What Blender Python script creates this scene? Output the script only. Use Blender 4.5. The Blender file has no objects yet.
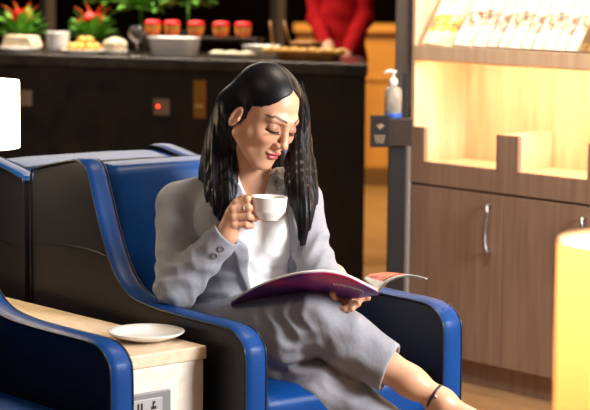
import bpy, bmesh, math, random
import numpy as np
from mathutils import Vector, Matrix
random.seed(4); RNG=np.random.RandomState(7)
SC=bpy.context.scene; COL=SC.collection
R=math.radians
# ------------------------------------------------------------------ camera geometry
FPX=2000.; TILT=R(6.9); ROLL=R(0.5); HEAD=R(49.4); CAM=np.array([0,0,1.47])
_f=np.array([math.cos(HEAD)*math.cos(TILT),math.sin(HEAD)*math.cos(TILT),-math.sin(TILT)])
_r0=np.array([math.sin(HEAD),-math.cos(HEAD),0.]); _u0=np.cross(_r0,_f)
_r=_r0*math.cos(ROLL)+_u0*math.sin(ROLL); _u=_u0*math.cos(ROLL)-_r0*math.sin(ROLL)
def at(x,y,d): return CAM+(_f+_r*(x-295)/FPX+_u*(205-y)/FPX)*d
# ------------------------------------------------------------------ materials
def nodes(name):
    m=bpy.data.materials.new(name); m.use_nodes=True; nt=m.node_tree
    return m,nt,nt.nodes['Principled BSDF']
def mat(name,col,rough=.5,metal=0,spec=.5,coat=0,bump=None,var=None,emit=None,sheen=0,trans=0,sss=0,alpha=1,aniso=0):
    """bump=(scale,strength[,stretch]) ; var=(scale,colour2,stretch)"""
    m,nt,b=nodes(name); L=nt.links
    b.inputs['Base Color'].default_value=(*col,1); b.inputs['Roughness'].default_value=rough
    b.inputs['Metallic'].default_value=metal; b.inputs['Specular IOR Level'].default_value=spec
    b.inputs['Coat Weight'].default_value=coat; b.inputs['Sheen Weight'].default_value=sheen
    b.inputs['Transmission Weight'].default_value=trans
    b.inputs['Alpha'].default_value=alpha
    if sss: 
        b.inputs['Subsurface Weight'].default_value=sss; b.inputs['Subsurface Radius'].default_value=(.012,.005,.003); b.inputs['Subsurface Scale'].default_value=1
    if emit: b.inputs['Emission Color'].default_value=(*emit[0],1); b.inputs['Emission Strength'].default_value=emit[1]
    tc=nt.nodes.new('ShaderNodeTexCoord')
    def noise(scale,stretch=(1,1,1),detail=4):
        mp=nt.nodes.new('ShaderNodeMapping'); mp.inputs['Scale'].default_value=stretch
        L.new(tc.outputs['Object'],mp.inputs['Vector'])
        n=nt.nodes.new('ShaderNodeTexNoise'); n.inputs['Scale'].default_value=scale; n.inputs['Detail'].default_value=detail
        L.new(mp.outputs[0],n.inputs['Vector']); return n
    if var:
        n=noise(var[0],var[2] if len(var)>2 else (1,1,1)); mx=nt.nodes.new('ShaderNodeMix'); mx.data_type='RGBA'
        rp=nt.nodes.new('ShaderNodeMapRange'); rp.inputs[1].default_value=.35; rp.inputs[2].default_value=.65
        L.new(n.outputs[0],rp.inputs[0]); L.new(rp.outputs[0],mx.inputs[0])
        mx.inputs[6].default_value=(*col,1); mx.inputs[7].default_value=(*var[1],1)
        L.new(mx.outputs[2],b.inputs['Base Color'])
    if bump:
        n=noise(bump[0],bump[2] if len(bump)>2 else (1,1,1)); bp=nt.nodes.new('ShaderNodeBump')
        bp.inputs['Strength'].default_value=bump[1]; bp.inputs['Distance'].default_value=bump[3] if len(bump)>3 else .002
        L.new(n.outputs[0],bp.inputs['Height']); L.new(bp.outputs[0],b.inputs['Normal'])
    return m
M={}
M['blue']=mat('blue_leather',(.0005,.040,.185),.40,spec=.22,bump=(240,.3),var=(6,(.0008,.05,.23)))
M['black']=mat('black_leather',(.009,.010,.015),.44,spec=.4,bump=(220,.3),var=(5,(.013,.013,.018)))
M['piping']=mat('piping',(.008,.008,.012),.4)
M['stonetop']=mat('beige_stone',(.86,.70,.52),.35,var=(40,(.76,.58,.40)),bump=(90,.15))
M['stonebody']=mat('cream_stone',(.88,.83,.74),.5,var=(55,(.80,.73,.62)))
M['china']=mat('white_china',(.92,.91,.89),.2,coat=.2)
M['steel']=mat('steel',(.5,.5,.52),.3,metal=1)
M['greyplastic']=mat('grey_plastic',(.4,.4,.41),.45)
M['dark']=mat('dark_plastic',(.012,.012,.014),.4)
M['walnut']=mat('grey_walnut',(.34,.225,.16),.5,var=(5,(.26,.165,.115),(7,7,.5)),bump=(60,.1,(6,6,.4)))
M['pale']=mat('pale_oak',(.80,.61,.43),.5,var=(4,(.70,.48,.30),(7,7,.45)))
M['floor']=None
M['counter']=mat('dark_stone',(.010,.007,.006),.4,var=(9,(.022,.014,.010)),bump=(30,.1))
M['countertop']=mat('counter_top',(.03,.022,.018),.2,var=(14,(.06,.045,.035)))
M['gold']=mat('gold_panel',(.45,.2,.03),.35,metal=.5)
M['redcloth']=mat('red_cloth',(.22,.0015,.003),.85,spec=.1,bump=(20,.5,(1,1,1),.01))
M['red']=mat('red_petal',(.75,.01,.01),.5)
M['orange']=mat('orange_food',(.75,.2,.02),.5,var=(60,(.6,.08,.01)))
M['yellow']=mat('yellow_food',(.8,.5,.08),.5,var=(40,(.7,.3,.03)))
M['green']=mat('green_leaf',(.16,.42,.03),.5,var=(30,(.07,.24,.02)))
M['cream']=mat('cream_food',(.85,.75,.55),.6,var=(30,(.75,.55,.3)))
M['white']=mat('white_ceramic',(.75,.73,.7),.3)
M['glass']=mat('clear_glass',(.95,.97,1),.05,trans=1)
M['woodtray']=mat('wood_tray',(.45,.2,.05),.5,var=(10,(.3,.12,.03),(1,6,1)))
M['wallwood']=mat('warm_wood_wall',(.5,.24,.06),.5,var=(3,(.38,.17,.04),(1,1,.3)))
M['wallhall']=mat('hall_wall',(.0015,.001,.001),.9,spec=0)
M['pillar']=mat('grey_pillar',(.12,.1,.1),.5,var=(3,(.17,.14,.13),(6,6,.4)))
M['pillarb']=mat('brown_pillar',(.12,.035,.015),.5)
# woman
M['shirt']=mat('white_shirt',(.84,.85,.88),.7,sheen=.2,bump=(14,.35,(1.6,1.6,.5),.012))
M['suit']=mat('grey_suit',(.31,.325,.37),.8,sheen=.15,bump=(13,.55,(1,1,.6),.012),var=(300,(.27,.28,.325)))
M['hair']=mat('black_hair',(.0035,.0035,.005),.42,spec=.25,bump=(42,.25,(9,9,.35),.002))
M['button']=mat('grey_button',(.16,.16,.18),.35)
M['nail']=mat('white_nail',(.85,.82,.8),.2)
M['lash']=mat('black_lash',(.006,.005,.005),.5)
def skin_mat():
    m,nt,b=nodes('skin'); L=nt.links
    a=nt.nodes.new('ShaderNodeAttribute'); a.attribute_name='tint'
    L.new(a.outputs['Color'],b.inputs['Base Color'])
    b.inputs['Roughness'].default_value=.42; b.inputs['Subsurface Weight'].default_value=.12
    b.inputs['Subsurface Radius'].default_value=(.010,.004,.002); b.inputs['Subsurface Scale'].default_value=1
    n=nt.nodes.new('ShaderNodeTexNoise'); n.inputs['Scale'].default_value=350
    tc=nt.nodes.new('ShaderNodeTexCoord'); L.new(tc.outputs['Object'],n.inputs['Vector'])
    bp=nt.nodes.new('ShaderNodeBump'); bp.inputs['Strength'].default_value=.15; bp.inputs['Distance'].default_value=.0008
    L.new(n.outputs[0],bp.inputs['Height']); L.new(bp.outputs[0],b.inputs['Normal'])
    return m
M['skin']=skin_mat()
def floor_mat():
    m,nt,b=nodes('wood_floor'); L=nt.links
    tc=nt.nodes.new('ShaderNodeTexCoord')
    mp=nt.nodes.new('ShaderNodeMapping'); mp.inputs['Rotation'].default_value=(0,0,R(90)); L.new(tc.outputs['Object'],mp.inputs['Vector'])
    br=nt.nodes.new('ShaderNodeTexBrick'); br.inputs['Scale'].default_value=1; br.inputs['Brick Width'].default_value=1.1; br.inputs['Row Height'].default_value=.14
    br.inputs['Mortar Size'].default_value=.0015; br.inputs['Color1'].default_value=(.42,.24,.12,1); br.inputs['Color2'].default_value=(.34,.19,.09,1); br.inputs['Mortar'].default_value=(.12,.06,.03,1)
    L.new(mp.outputs[0],br.inputs['Vector'])
    n=nt.nodes.new('ShaderNodeTexNoise'); n.inputs['Scale'].default_value=9; n.inputs['Detail'].default_value=6
    mp2=nt.nodes.new('ShaderNodeMapping'); mp2.inputs['Scale'].default_value=(5,.6,1); L.new(tc.outputs['Object'],mp2.inputs['Vector']); L.new(mp2.outputs[0],n.inputs['Vector'])
    mx=nt.nodes.new('ShaderNodeMix'); mx.data_type='RGBA'; mx.blend_type='MULTIPLY'; mx.inputs[0].default_value=.6
    L.new(br.outputs[0],mx.inputs[6]); L.new(n.outputs[0],mx.inputs[7]); L.new(mx.outputs[2],b.inputs['Base Color'])
    b.inputs['Roughness'].default_value=.3; return m
M['floor']=floor_mat()
def shade_mat(name,col,em):
    m=bpy.data.materials.new(name); m.use_nodes=True; nt=m.node_tree; nt.nodes.clear(); L=nt.links
    o=nt.nodes.new('ShaderNodeOutputMaterial'); t=nt.nodes.new('ShaderNodeBsdfTranslucent'); d=nt.nodes.new('ShaderNodeBsdfDiffuse'); e=nt.nodes.new('ShaderNodeEmission')
    t.inputs[0].default_value=(*col,1); d.inputs[0].default_value=(.8,.7,.5,1); e.inputs[0].default_value=(*em[0],1); e.inputs[1].default_value=em[1]
    mx=nt.nodes.new('ShaderNodeMixShader'); mx.inputs[0].default_value=.6; ad=nt.nodes.new('ShaderNodeAddShader')
    L.new(d.outputs[0],mx.inputs[1]); L.new(t.outputs[0],mx.inputs[2]); L.new(mx.outputs[0],ad.inputs[0]); L.new(e.outputs[0],ad.inputs[1]); L.new(ad.outputs[0],o.inputs[0])
    return m
# ------------------------------------------------------------------ objects
def thing(name,label,cat,loc=(0,0,0),group=None):
    o=bpy.data.objects.new(name,None); COL.objects.link(o); o.location=loc; o.empty_display_size=.05
    o['label']=label; o['category']=cat
    if group: o['group']=group
    return o
def tag(o,label=None,cat=None,group=None,kind=None):
    if label: o['label']=label
    if cat: o['category']=cat
    if group: o['group']=group
    if kind: o['kind']=kind
    return o
def root_of(p):
    while p.parent: p=p.parent
    return p
def obj(name,me,m=None,parent=None,smooth=True,bevel=0,label=None):
    """mesh data are in world coordinates"""
    if isinstance(me,bmesh.types.BMesh):
        b=me; bmesh.ops.recalc_face_normals(b,faces=b.faces); me=bpy.data.meshes.new(name); b.to_mesh(me); b.free()
    me.name=name
    o=bpy.data.objects.new(name,me); COL.objects.link(o)
    if m is not None: me.materials.append(m)
    if smooth:
        me.polygons.foreach_set('use_smooth',[True]*len(me.polygons))
    if bevel:
        md=o.modifiers.new('bevel','BEVEL'); md.width=bevel; md.segments=3; md.limit_method='ANGLE'; md.angle_limit=R(40)
        md.harden_normals=True
    if parent is not None:
        o.parent=parent
        rt=root_of(parent)
        if parent is rt: o.matrix_parent_inverse=Matrix.Translation(-Vector(rt.location))
    if label: o['label']=label
    return o
def topmesh(name,me,m,label,cat,group=None,smooth=True,bevel=0):
    """a thing that is one mesh: origin moved to its own base"""
    o=obj(name,me,m,None,smooth,bevel); vs=np.empty(len(o.data.vertices)*3); o.data.vertices.foreach_get('co',vs); vs=vs.reshape(-1,3)
    c=np.array([(vs[:,0].min()+vs[:,0].max())/2,(vs[:,1].min()+vs[:,1].max())/2,vs[:,2].min()])
    o.data.vertices.foreach_set('co',(vs-c).ravel()); o.location=c
    return tag(o,label,cat,group)
def struct(name,me,m,smooth=False,bevel=0,parent=None):
    o=obj(name,me,m,parent,smooth,bevel)
    if parent is None: o['kind']='structure'
    return o
def copy_tree(o,loc,rot=0,label=None):
    c=o.copy(); COL.objects.link(c); c.location=loc; c.rotation_euler=(0,0,rot)
    if label: c['label']=label
    def rec(a,b):
        for ch in list(a.children):
            d=ch.copy(); COL.objects.link(d); d.parent=b; rec(ch,d)
    rec(o,c); return c
# ------------------------------------------------------------------ mesh builders (bmesh)
def BM(): return bmesh.new()
def box(b,lo,hi,rot=0,piv=None):
    lo=Vector(lo); hi=Vector(hi); vs=[]
    for x in (lo.x,hi.x):
        for y in (lo.y,hi.y):
            for z in (lo.z,hi.z):
                v=Vector((x,y,z))
                if rot:
                    p=Vector(piv); v=p+Matrix.Rotation(rot,3,'Z')@(v-p)
                vs.append(b.verts.new(v))
    for f in ((0,1,3,2),(4,6,7,5),(0,4,5,1),(2,3,7,6),(0,2,6,4),(1,5,7,3)): b.faces.new([vs[i] for i in f])
    return vs
def lathe(b,prof,c=(0,0,0),n=40,axis=None,cap=True):
    """prof: list of (r,z) ; axis: optional 3x3 matrix"""
    c=Vector(c); rings=[]
    for r,z in prof:
        ring=[]
        for i in range(n):
            a=2*math.pi*i/n; v=Vector((r*math.cos(a),r*math.sin(a),z))
            if axis is not None: v=axis@v
            ring.append(b.verts.new(c+v))
        rings.append(ring)
    for p,q in zip(rings,rings[1:]):
        for i in range(n): b.faces.new((p[i],p[(i+1)%n],q[(i+1)%n],q[i]))
    if cap:
        if prof[0][0]>1e-6: b.faces.new(rings[0][::-1])
        if prof[-1][0]>1e-6: b.faces.new(rings[-1])
def tube(b,pts,r,n=8,closed=False,flat=None):
    pts=[Vector(p) for p in pts]; N=len(pts); rings=[]
    rr=r if hasattr(r,'__len__') else [r]*N
    up=Vector((0,0,1)); prev=None
    for i,p in enumerate(pts):
        a=pts[i-1] if (i>0 or closed) else p; c=pts[(i+1)%N] if (i<N-1 or closed) else p
        t=(c-a).normalized()
        if prev is None:
            s=t.cross(up); 
            if s.length<.1: s=t.cross(Vector((1,0,0)))
        else: s=prev-t*prev.dot(t)
        s.normalize(); prev=s; w=s.cross(t)
        rings.append([b.verts.new(p+(s*math.cos(2*math.pi*k/n)+w*math.sin(2*math.pi*k/n)*(flat or 1))*rr[i]) for k in range(n)])
    for i in range(N if closed else N-1):
        p=rings[i]; q=rings[(i+1)%N]
        for k in range(n): b.faces.new((p[k],p[(k+1)%n],q[(k+1)%n],q[k]))
    if not closed: b.faces.new(rings[0][::-1]); b.faces.new(rings[-1])
def prism(b,poly,fn):
    """poly: 2D points, fn(u,v,t) -> 3D with t 0/1"""
    A=[b.verts.new(fn(u,v,0)) for u,v in poly]; B=[b.verts.new(fn(u,v,1)) for u,v in poly]
    b.faces.new(A[::-1]); b.faces.new(B); n=len(poly)
    for i in range(n): b.faces.new((A[i],A[(i+1)%n],B[(i+1)%n],B[i]))
def catmull(pts,n=8,closed=False):
    P=[np.array(p,float) for p in pts]; out=[]; N=len(P)
    for i in range(N if closed else N-1):
        p0=P[(i-1)%N] if (closed or i>0) else 2*P[0]-P[1]; p1=P[i]; p2=P[(i+1)%N]; p3=P[(i+2)%N] if (closed or i<N-2) else 2*P[-1]-P[-2]
        for k in range(n):
            t=k/n; out.append(.5*((2*p1)+(-p0+p2)*t+(2*p0-5*p1+4*p2-p3)*t*t+(-p0+3*p1-3*p2+p3)*t**3))
    if not closed: out.append(P[-1])
    return out
def cushion(lo,hi,p=4.0,n=20,puff=0.0):
    """superellipsoid-like rounded box, puffed on top"""
    b=BM(); lo=np.array(lo,float); hi=np.array(hi,float); c=(lo+hi)/2; h=(hi-lo)/2
    bmesh.ops.create_cube(b,size=2); bmesh.ops.subdivide_edges(b,edges=b.edges,cuts=n,use_grid_fill=True)
    rad=min(h)*.55
    for v in b.verts:
        q=np.array(v.co)*h; inner=h-rad; cl=np.clip(q,-inner,inner); d=q-cl; L=np.linalg.norm(d)
        if L>1e-9: q=cl+d/L*rad
        u=v.co.x;w=v.co.y
        if q[2]>0: q[2]+=puff*(1-u**4)*(1-w**4)
        v.co=Vector(c+q)
    return b
# ------------------------------------------------------------------ SDF toolkit for the figure
def nrm(v): v=np.array(v,float); return v/np.linalg.norm(v)
def cap(a,b,ra,rb):
    a=np.array(a,float);b=np.array(b,float);d=b-a;dd=max(d@d,1e-12)
    def f(P):
        t=np.clip(((P-a)@d)/dd,0,1); return np.linalg.norm(P-a-t[:,None]*d,axis=1)-(ra+(rb-ra)*t)
    return f
def ell(c,r,rot=None):
    c=np.array(c,float);r=np.array(r,float); Rm=np.eye(3) if rot is None else np.array(rot)
    def f(P):
        q=(P-c)@Rm; k0=np.linalg.norm(q/r,axis=1); k1=np.linalg.norm(q/(r*r),axis=1)+1e-9
        return k0*(k0-1)/k1
    return f
def smin(a,b,k):
    h=np.clip(.5+.5*(b-a)/k,0,1); return b+(a-b)*h-k*h*(1-h)
def smax(a,b,k): return -smin(-a,-b,k)
def U(k,*fs):
    def f(P):
        d=fs[0](P)
        for g in fs[1:]: d=smin(d,g(P),k)
        return d
    return f
def SUB(f,g,k):
    return lambda P: smax(f(P),-g(P),k)
def rot3(ax,a):
    return np.array(Matrix.Rotation(a,3,ax))
def surfnet(f,lo,hi,h,marg=1.6):
    lo=np.array(lo,float);hi=np.array(hi,float); B=8
    nb=np.ceil((hi-lo)/h/B).astype(int)+1; n=nb*B
    g=np.empty(tuple(n),np.float32)
    bi=np.stack(np.meshgrid(*[np.arange(k) for k in nb],indexing='ij'),-1).reshape(-1,3)
    cen=lo+(bi*B+(B-1)/2)*h; dc=f(cen)
    gv=g.reshape(nb[0],B,nb[1],B,nb[2],B)
    gv[:]=dc.reshape(nb[0],1,nb[1],1,nb[2],1)
    act=np.nonzero(np.abs(dc)<h*B*.87*marg+.003)[0]
    off=np.stack(np.meshgrid(*[np.arange(B)]*3,indexing='ij'),-1).reshape(-1,3)
    for s in range(0,len(act),400):
        a=bi[act[s:s+400]]; P=lo+((a*B)[:,None,:]+off[None])*h
        v=f(P.reshape(-1,3)).reshape(len(a),B,B,B)
        for i,q in enumerate(a): gv[q[0],:,q[1],:,q[2],:]=v[i]
    s=g<0
    c=np.zeros(tuple(n-1),np.int8)
    for dx in (0,1):
        for dy in (0,1):
            for dz in (0,1): c+=s[dx:n[0]-1+dx,dy:n[1]-1+dy,dz:n[2]-1+dz]
    I=np.argwhere((c>0)&(c<8)); vid=np.full(tuple(n-1),-1,np.int32); vid[I[:,0],I[:,1],I[:,2]]=np.arange(len(I))
    acc=np.zeros((len(I),3)); cnt=np.zeros(len(I))
    for ax in range(3):
        o1,o2=[k for k in range(3) if k!=ax]
        for p in (0,1):
            for q in (0,1):
                A=I.copy(); A[:,o1]+=p; A[:,o2]+=q; Bq=A.copy(); Bq[:,ax]+=1
                va=g[A[:,0],A[:,1],A[:,2]]; vb=g[Bq[:,0],Bq[:,1],Bq[:,2]]; m=(va<0)!=(vb<0)
                t=np.where(m,va/(va-vb+1e-20),0); pos=A.astype(float); pos[:,ax]+=t
                acc[m]+=pos[m]; cnt[m]+=1
    V=lo+acc/cnt[:,None]*h
    Fs=[]
    for ax in range(3):
        o1,o2=[k for k in range(3) if k!=ax]
        sl0=[slice(1,-1)]*3; sl0[ax]=slice(0,-1); sl1=list(sl0); sl1[ax]=slice(1,None)
        e0=s[tuple(sl0)]; e1=s[tuple(sl1)]; J=np.argwhere(e0!=e1)
        if len(J)==0: continue
        inside0=e0[J[:,0],J[:,1],J[:,2]]
        J=J+np.array([0 if k==ax else 1 for k in range(3)])
        def cell(p,q):
            K=J.copy(); K[:,o1]-=p; K[:,o2]-=q; return vid[K[:,0],K[:,1],K[:,2]]
        Q=np.stack([cell(1,1),cell(0,1),cell(0,0),cell(1,0)],1)
        if ax==1: Q=Q[:,::-1]
        fl=~inside0; Q[fl]=Q[fl][:,::-1]; Fs.append(Q)
    return V,np.concatenate(Fs)
def npmesh(name,parts):
    Vs=[];Fs=[];o=0
    for V,F in parts: Vs.append(V);Fs.append(F+o);o+=len(V)
    V=np.concatenate(Vs);F=np.concatenate(Fs)
    F=F[(F>=0).all(1)]
    me=bpy.data.meshes.new(name); me.vertices.add(len(V)); me.vertices.foreach_set('co',V.astype(np.float32).ravel())
    me.loops.add(len(F)*4); me.loops.foreach_set('vertex_index',F.astype(np.int32).ravel())
    me.polygons.add(len(F)); me.polygons.foreach_set('loop_start',np.arange(0,len(F)*4,4,dtype=np.int32)); me.polygons.foreach_set('loop_total',np.full(len(F),4,np.int32))
    me.update(calc_edges=True); me.validate(); return me
# ================================================================== SETTING
b=BM(); box(b,(-1,-1.5,-.1),(15,17,0)); struct('floor',b,M['floor'])
b=BM(); box(b,(5.30,-1.5,0),(5.42,5.165,2.9)); struct('wall_right',b,mat('beige_wall',(.5,.42,.33),.7))
# partition in the far hall: low warm wooden part and dark above
fh=np.array([math.cos(HEAD),math.sin(HEAD),0]); rh=np.array([math.sin(HEAD),-math.cos(HEAD),0])
def hall(u,d,z): return Vector(fh*d+rh*u+np.array([0,0,z]))
def slab(b,u0,u1,d0,d1,z0,z1):
    vs=[b.verts.new(hall(u,d,z)) for u in (u0,u1) for d in (d0,d1) for z in (z0,z1)]
    for f in ((0,1,3,2),(4,6,7,5),(0,4,5,1),(2,3,7,6),(0,2,6,4),(1,5,7,3)): b.faces.new([vs[i] for i in f])
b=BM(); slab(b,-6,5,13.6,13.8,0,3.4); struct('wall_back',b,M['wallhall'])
b=BM(); slab(b,.0,1.6,13.25,13.55,.12,1.02); slab(b,-.02,1.62,13.2,13.55,1.02,1.07); slab(b,.0,1.6,13.235,13.25,.70,.74)
struct('trim_1',b,M['wallwood'],bevel=.004)
b=BM(); slab(b,.0,1.6,13.22,13.6,0,.12); struct('baseboard_back',b,mat('dark_baseboard',(.12,.06,.02),.4))
# slim mullions against the dark far wall
for i,x in enumerate((48,278)):
    p=at(x,20,11.5); b=BM(); box(b,(p[0]-.03,p[1]-.03,0),(p[0]+.03,p[1]+.03,3.2)); struct('trim_%d'%(i+2),b,mat('dark_mullion',(.05,.035,.028),.5))
# grey pillar left of the magazine unit
pp=at(404,60,7.3)
b=BM(); box(b,(pp[0]-.03,pp[1]-.06,.95),(pp[0]+.1,pp[1]+.06,3.0),R(-41),(pp[0],pp[1],0)); struct('trim_4',b,M['pillar'])
b=BM(); box(b,(pp[0]-.03,pp[1]-.06,0),(pp[0]+.1,pp[1]+.06,.95),R(-41),(pp[0],pp[1],0)); struct('trim_5',b,M['pillarb'])
# ================================================================== BUFFET COUNTER
P1=np.array([4.93,7.83]); P2=np.array([5.718,6.213]); dv=(P2-P1)/np.linalg.norm(P2-P1); nv=np.array([-dv[1],dv[0]])
if nv@np.array([fh[0],fh[1]])<0: nv=-nv
CT=1.05
def cpt(s,t,z): # s metres left of the right end, t behind the front face
    q=P2-dv*s+nv*t; return Vector((q[0],q[1],z))
def cbox(b,s0,s1,t0,t1,z0,z1):
    vs=[b.verts.new(cpt(s,t,z)) for s in (s0,s1) for t in (t0,t1) for z in (z0,z1)]
    for f in ((0,1,3,2),(4,6,7,5),(0,4,5,1),(2,3,7,6),(0,2,6,4),(1,5,7,3)): b.faces.new([vs[i] for i in f])
def conS(x,y=70,t=0):  # pixel column -> s along the counter front
    d=_f+_r*(x-295)/FPX+_u*(205-y)/FPX
    A=np.array([[d[0],dv[0]],[d[1],dv[1]]]); k=np.linalg.solve(A,P2+nv*t); return k[1]
cnt=thing('buffet_counter','long dark stone buffet counter loaded with dishes behind the seats','counter',tuple(cpt(1.5,.3,0)))
b=BM()
def cprism(b,poly,z0,z1):
    A=[b.verts.new(cpt(s,t,z0)) for s,t in poly]; B=[b.verts.new(cpt(s,t,z1)) for s,t in poly]
    b.faces.new(A[::-1]); b.faces.new(B); n=len(poly)
    for i in range(n): b.faces.new((A[i],A[(i+1)%n],B[(i+1)%n],B[i]))
cprism(b,[(.004,0),(4.3,0),(4.3,.62),(.004+.45*.62,.62)],0,CT-.05)
obj('body',b,M['counter'],cnt,smooth=False,bevel=.004)
b=BM(); cprism(b,[(-.012,-.02),(4.32,-.02),(4.32,.66),(.45*.66-.012,.66)],CT-.05,CT); obj('worktop',b,M['countertop'],cnt,smooth=False,bevel=.006)
def zon(x,y): # height of pixel on counter front
    d=_f+_r*(x-295)/FPX+_u*(205-y)/FPX
    A=np.array([[d[0],dv[0]],[d[1],dv[1]]]); k=np.linalg.solve(A,P2)[0]; return CAM[2]+d[2]*k
for x,y,w in ((162,107,.075),(25,98,.07)):
    s=conS(x,y); z=zon(x,y); b=BM(); cbox(b,s-w/2,s+w/2,-.012,.001,z-.036,z+.036); sp=obj('switch_plate',b,mat('bronze_plate',(.20,.13,.08),.4),cnt,smooth=False,bevel=.003)
    b=BM(); cbox(b,s+.008,s+.018,-.016,-.011,z-.002,z+.008); obj('indicator_light',b,mat('red_led',(.8,.02,.01) if x>100 else (.2,.1,.05),.4,emit=((1,.05,.02),5 if x>100 else 0)),sp,smooth=False)
s=conS(200,98); z0=zon(200,118); z1=zon(200,80); b=BM(); cbox(b,s-.028,s+.028,-.01,.001,z0,z1); gp=obj('brass_panel',b,M['gold'],cnt,smooth=False,bevel=.003)
b=BM(); cbox(b,s-.02,s+.02,-.02,-.009,z0+.045,z0+.06); obj('handle',b,mat('pale_brass',(.9,.6,.2),.3,metal=.6),gp,smooth=False,bevel=.003)
# ---------------- food and dishes on the counter: placed by distance along the counter
def leaf(b,p,d,L,w,up=.3):
    p=Vector(p); d=Vector(d).normalized(); s=d.cross(Vector((0,0,1))); s=s.normalized() if s.length>.05 else Vector((1,0,0)); n=s.cross(d)
    pts=[]
    for i in range(6):
        t=i/5; ww=w*math.sin(math.pi*min(t*.92+.06,1))*.5
        c=p+d*L*t+n*(up*L*(t*(1-t)))*1.2
        pts.append((c-s*ww,c+n*-.004,c+s*ww))
    rows=[[b.verts.new(q) for q in r] for r in pts]; rows2=[[b.verts.new(q+n*.0015) for q in r] for r in pts]
    for a,c in zip(rows,rows[1:]):
        b.faces.new((a[0],a[1],c[1],c[0])); b.faces.new((a[1],a[2],c[2],c[1]))
    for a,c in zip(rows2,rows2[1:]):
        b.faces.new((a[0],c[0],c[1],a[1])); b.faces.new((a[1],c[1],c[2],a[2]))
def foliage(name,x,t,wd,ht,label,cat,flower=True,n=70,zb=CT):
    s=conS(x,45,t); c=cpt(s,t,zb); o=thing(name,label,cat,tuple(c),'flower arrangements on the counter' if flower else None)
    b=BM(); lathe(b,[(.03,0),(.045,.01),(.05,.05),(.042,.06),(.03,.055)],c,20); obj('vase',b,M['dark'],o)
    b=BM()
    for i in range(n):
        a=random.uniform(0,2*math.pi); e=random.uniform(.05,1.1); d=Vector((math.cos(a)*math.cos(e)*wd,math.sin(a)*math.cos(e)*wd,math.sin(e)*ht))
        p0=c+Vector((0,0,.05))+d*random.uniform(.1,.5); leaf(b,p0,d,random.uniform(.07,.12),random.uniform(.035,.06))
    obj('leaves',b,M['green'],o)
    if flower:
        b=BM(); fc=c+Vector((0,0,.05+ht*.55))
        for i in range(16):
            a=i*2.4; e=random.uniform(.1,1.2); d=Vector((math.cos(a)*math.cos(e),math.sin(a)*math.cos(e),math.sin(e))); leaf(b,fc,d,.085,.06)
        obj('red_flower',b,M['red'],o)
        b=BM()
        for q in (-1,-.3,.55,1.1):
            d=Vector((rh[0]*q,rh[1]*q,1.1)); leaf(b,fc+d*.02,d,.095,.032)
        obj('orange_petals',b,M['orange'],o)
    return o
foliage('flower_arrangement',20,.42,.13,.12,'red flower arrangement with leaves at the left end of the buffet','flowers')
foliage('flower_arrangement',92,.42,.13,.12,'red and orange spiky flower arrangement beside the pyramid of rolls','flowers')
def herb(x,y,t,label,n=60,wd=.14):
    c=cpt(conS(x,y,t),t,CT); z=zon(x,y)+.02; o=thing('potted_plant',label,'plant',tuple(c))
    b=BM(); lathe(b,[(.04,0),(.055,.01),(.06,.09),(.05,.1)],c,20); obj('pot',b,M['dark'],o)
    b=BM(); tube(b,[c+Vector((0,0,.08)),c+Vector((.005,.005,(z-CT)*.6)),Vector((c.x,c.y,z))],.004)
    obj('stem',b,M['green'],o)
    b=BM()
    for i in range(n):
        a=random.uniform(0,6.28); e=random.uniform(-.5,.9); d=Vector((math.cos(a)*math.cos(e),math.sin(a)*math.cos(e),math.sin(e)*.6)); leaf(b,Vector((c.x,c.y,z))+d*random.uniform(0,wd*.5),d,random.uniform(.06,.11),.055)
    obj('leaves',b,M['green'],o)
herb(141,14,.56,'leafy green plant above the wine glass on the buffet')
herb(188,8,.57,'green herb plant behind the long white bowl on the buffet',50,.16)
herb(104,6,.60,'dim leafy plant at the back left of the buffet',40,.1)
# cream loaf on white board at far left
def blob(x,t,rx,ry,rz,z0=CT,n=2):
    c=cpt(conS(x,50,t),t,z0+rz*.8); b=BM(); bmesh.ops.create_icosphere(b,subdivisions=3,radius=1)
    for v in b.verts:
        k=1+.06*math.sin(v.co.x*7+x)*math.cos(v.co.y*6); z=max(v.co.z,-.8)
        q=Vector(rh)*(v.co.x*rx*k)+Vector(fh)*(v.co.y*ry*k)+Vector((0,0,z*rz*k)); v.co=c+q
    return b
def platter(x,t,a,label,cat='platter',hb=.018,m='white',z0=CT,grp=None):
    c=cpt(conS(x,50,t),t,z0); b=BM(); lathe(b,[(a*.5,0),(a*.62,.003),(a,hb),(a*.99,hb+.003),(a*.6,.007),(0,.006)],c,32)
    return topmesh('serving_platter' if cat=='platter' else 'bowl',b,M[m],label,cat,grp)
platter(20,.18,.10,'white platter under the pale cheese block at the left of the buffet')
b=BM(); s=conS(19,48,.15)
prism(b,[(-.085,0),(.085,0),(.062,.05),(-.07,.052)],lambda u,v,t: cpt(s-u,.13+t*.1,CT+.023+v)); topmesh('cheese_block',b,M['cream'],'pale wedge shaped cheese block at the left end of the buffet','food',smooth=False,bevel=.008)
# stacked white bowls
for k in range(4):
    c=cpt(conS(58,50,.2),.2,CT+k*.021); b=BM(); lathe(b,[(.03,0),(.034,.002),(.056,.03),(.054,.031),(.03,.006),(0,.005)],c,28)
    topmesh('stacked_bowl',b,M['white'],['white bowl at the bottom of the stack beside the flowers','second white bowl from the bottom of the stack','third white bowl from the bottom of the stack','white bowl on the top of the stack beside the flowers'][k],'bowl','stacked bowls on the buffet')
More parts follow.
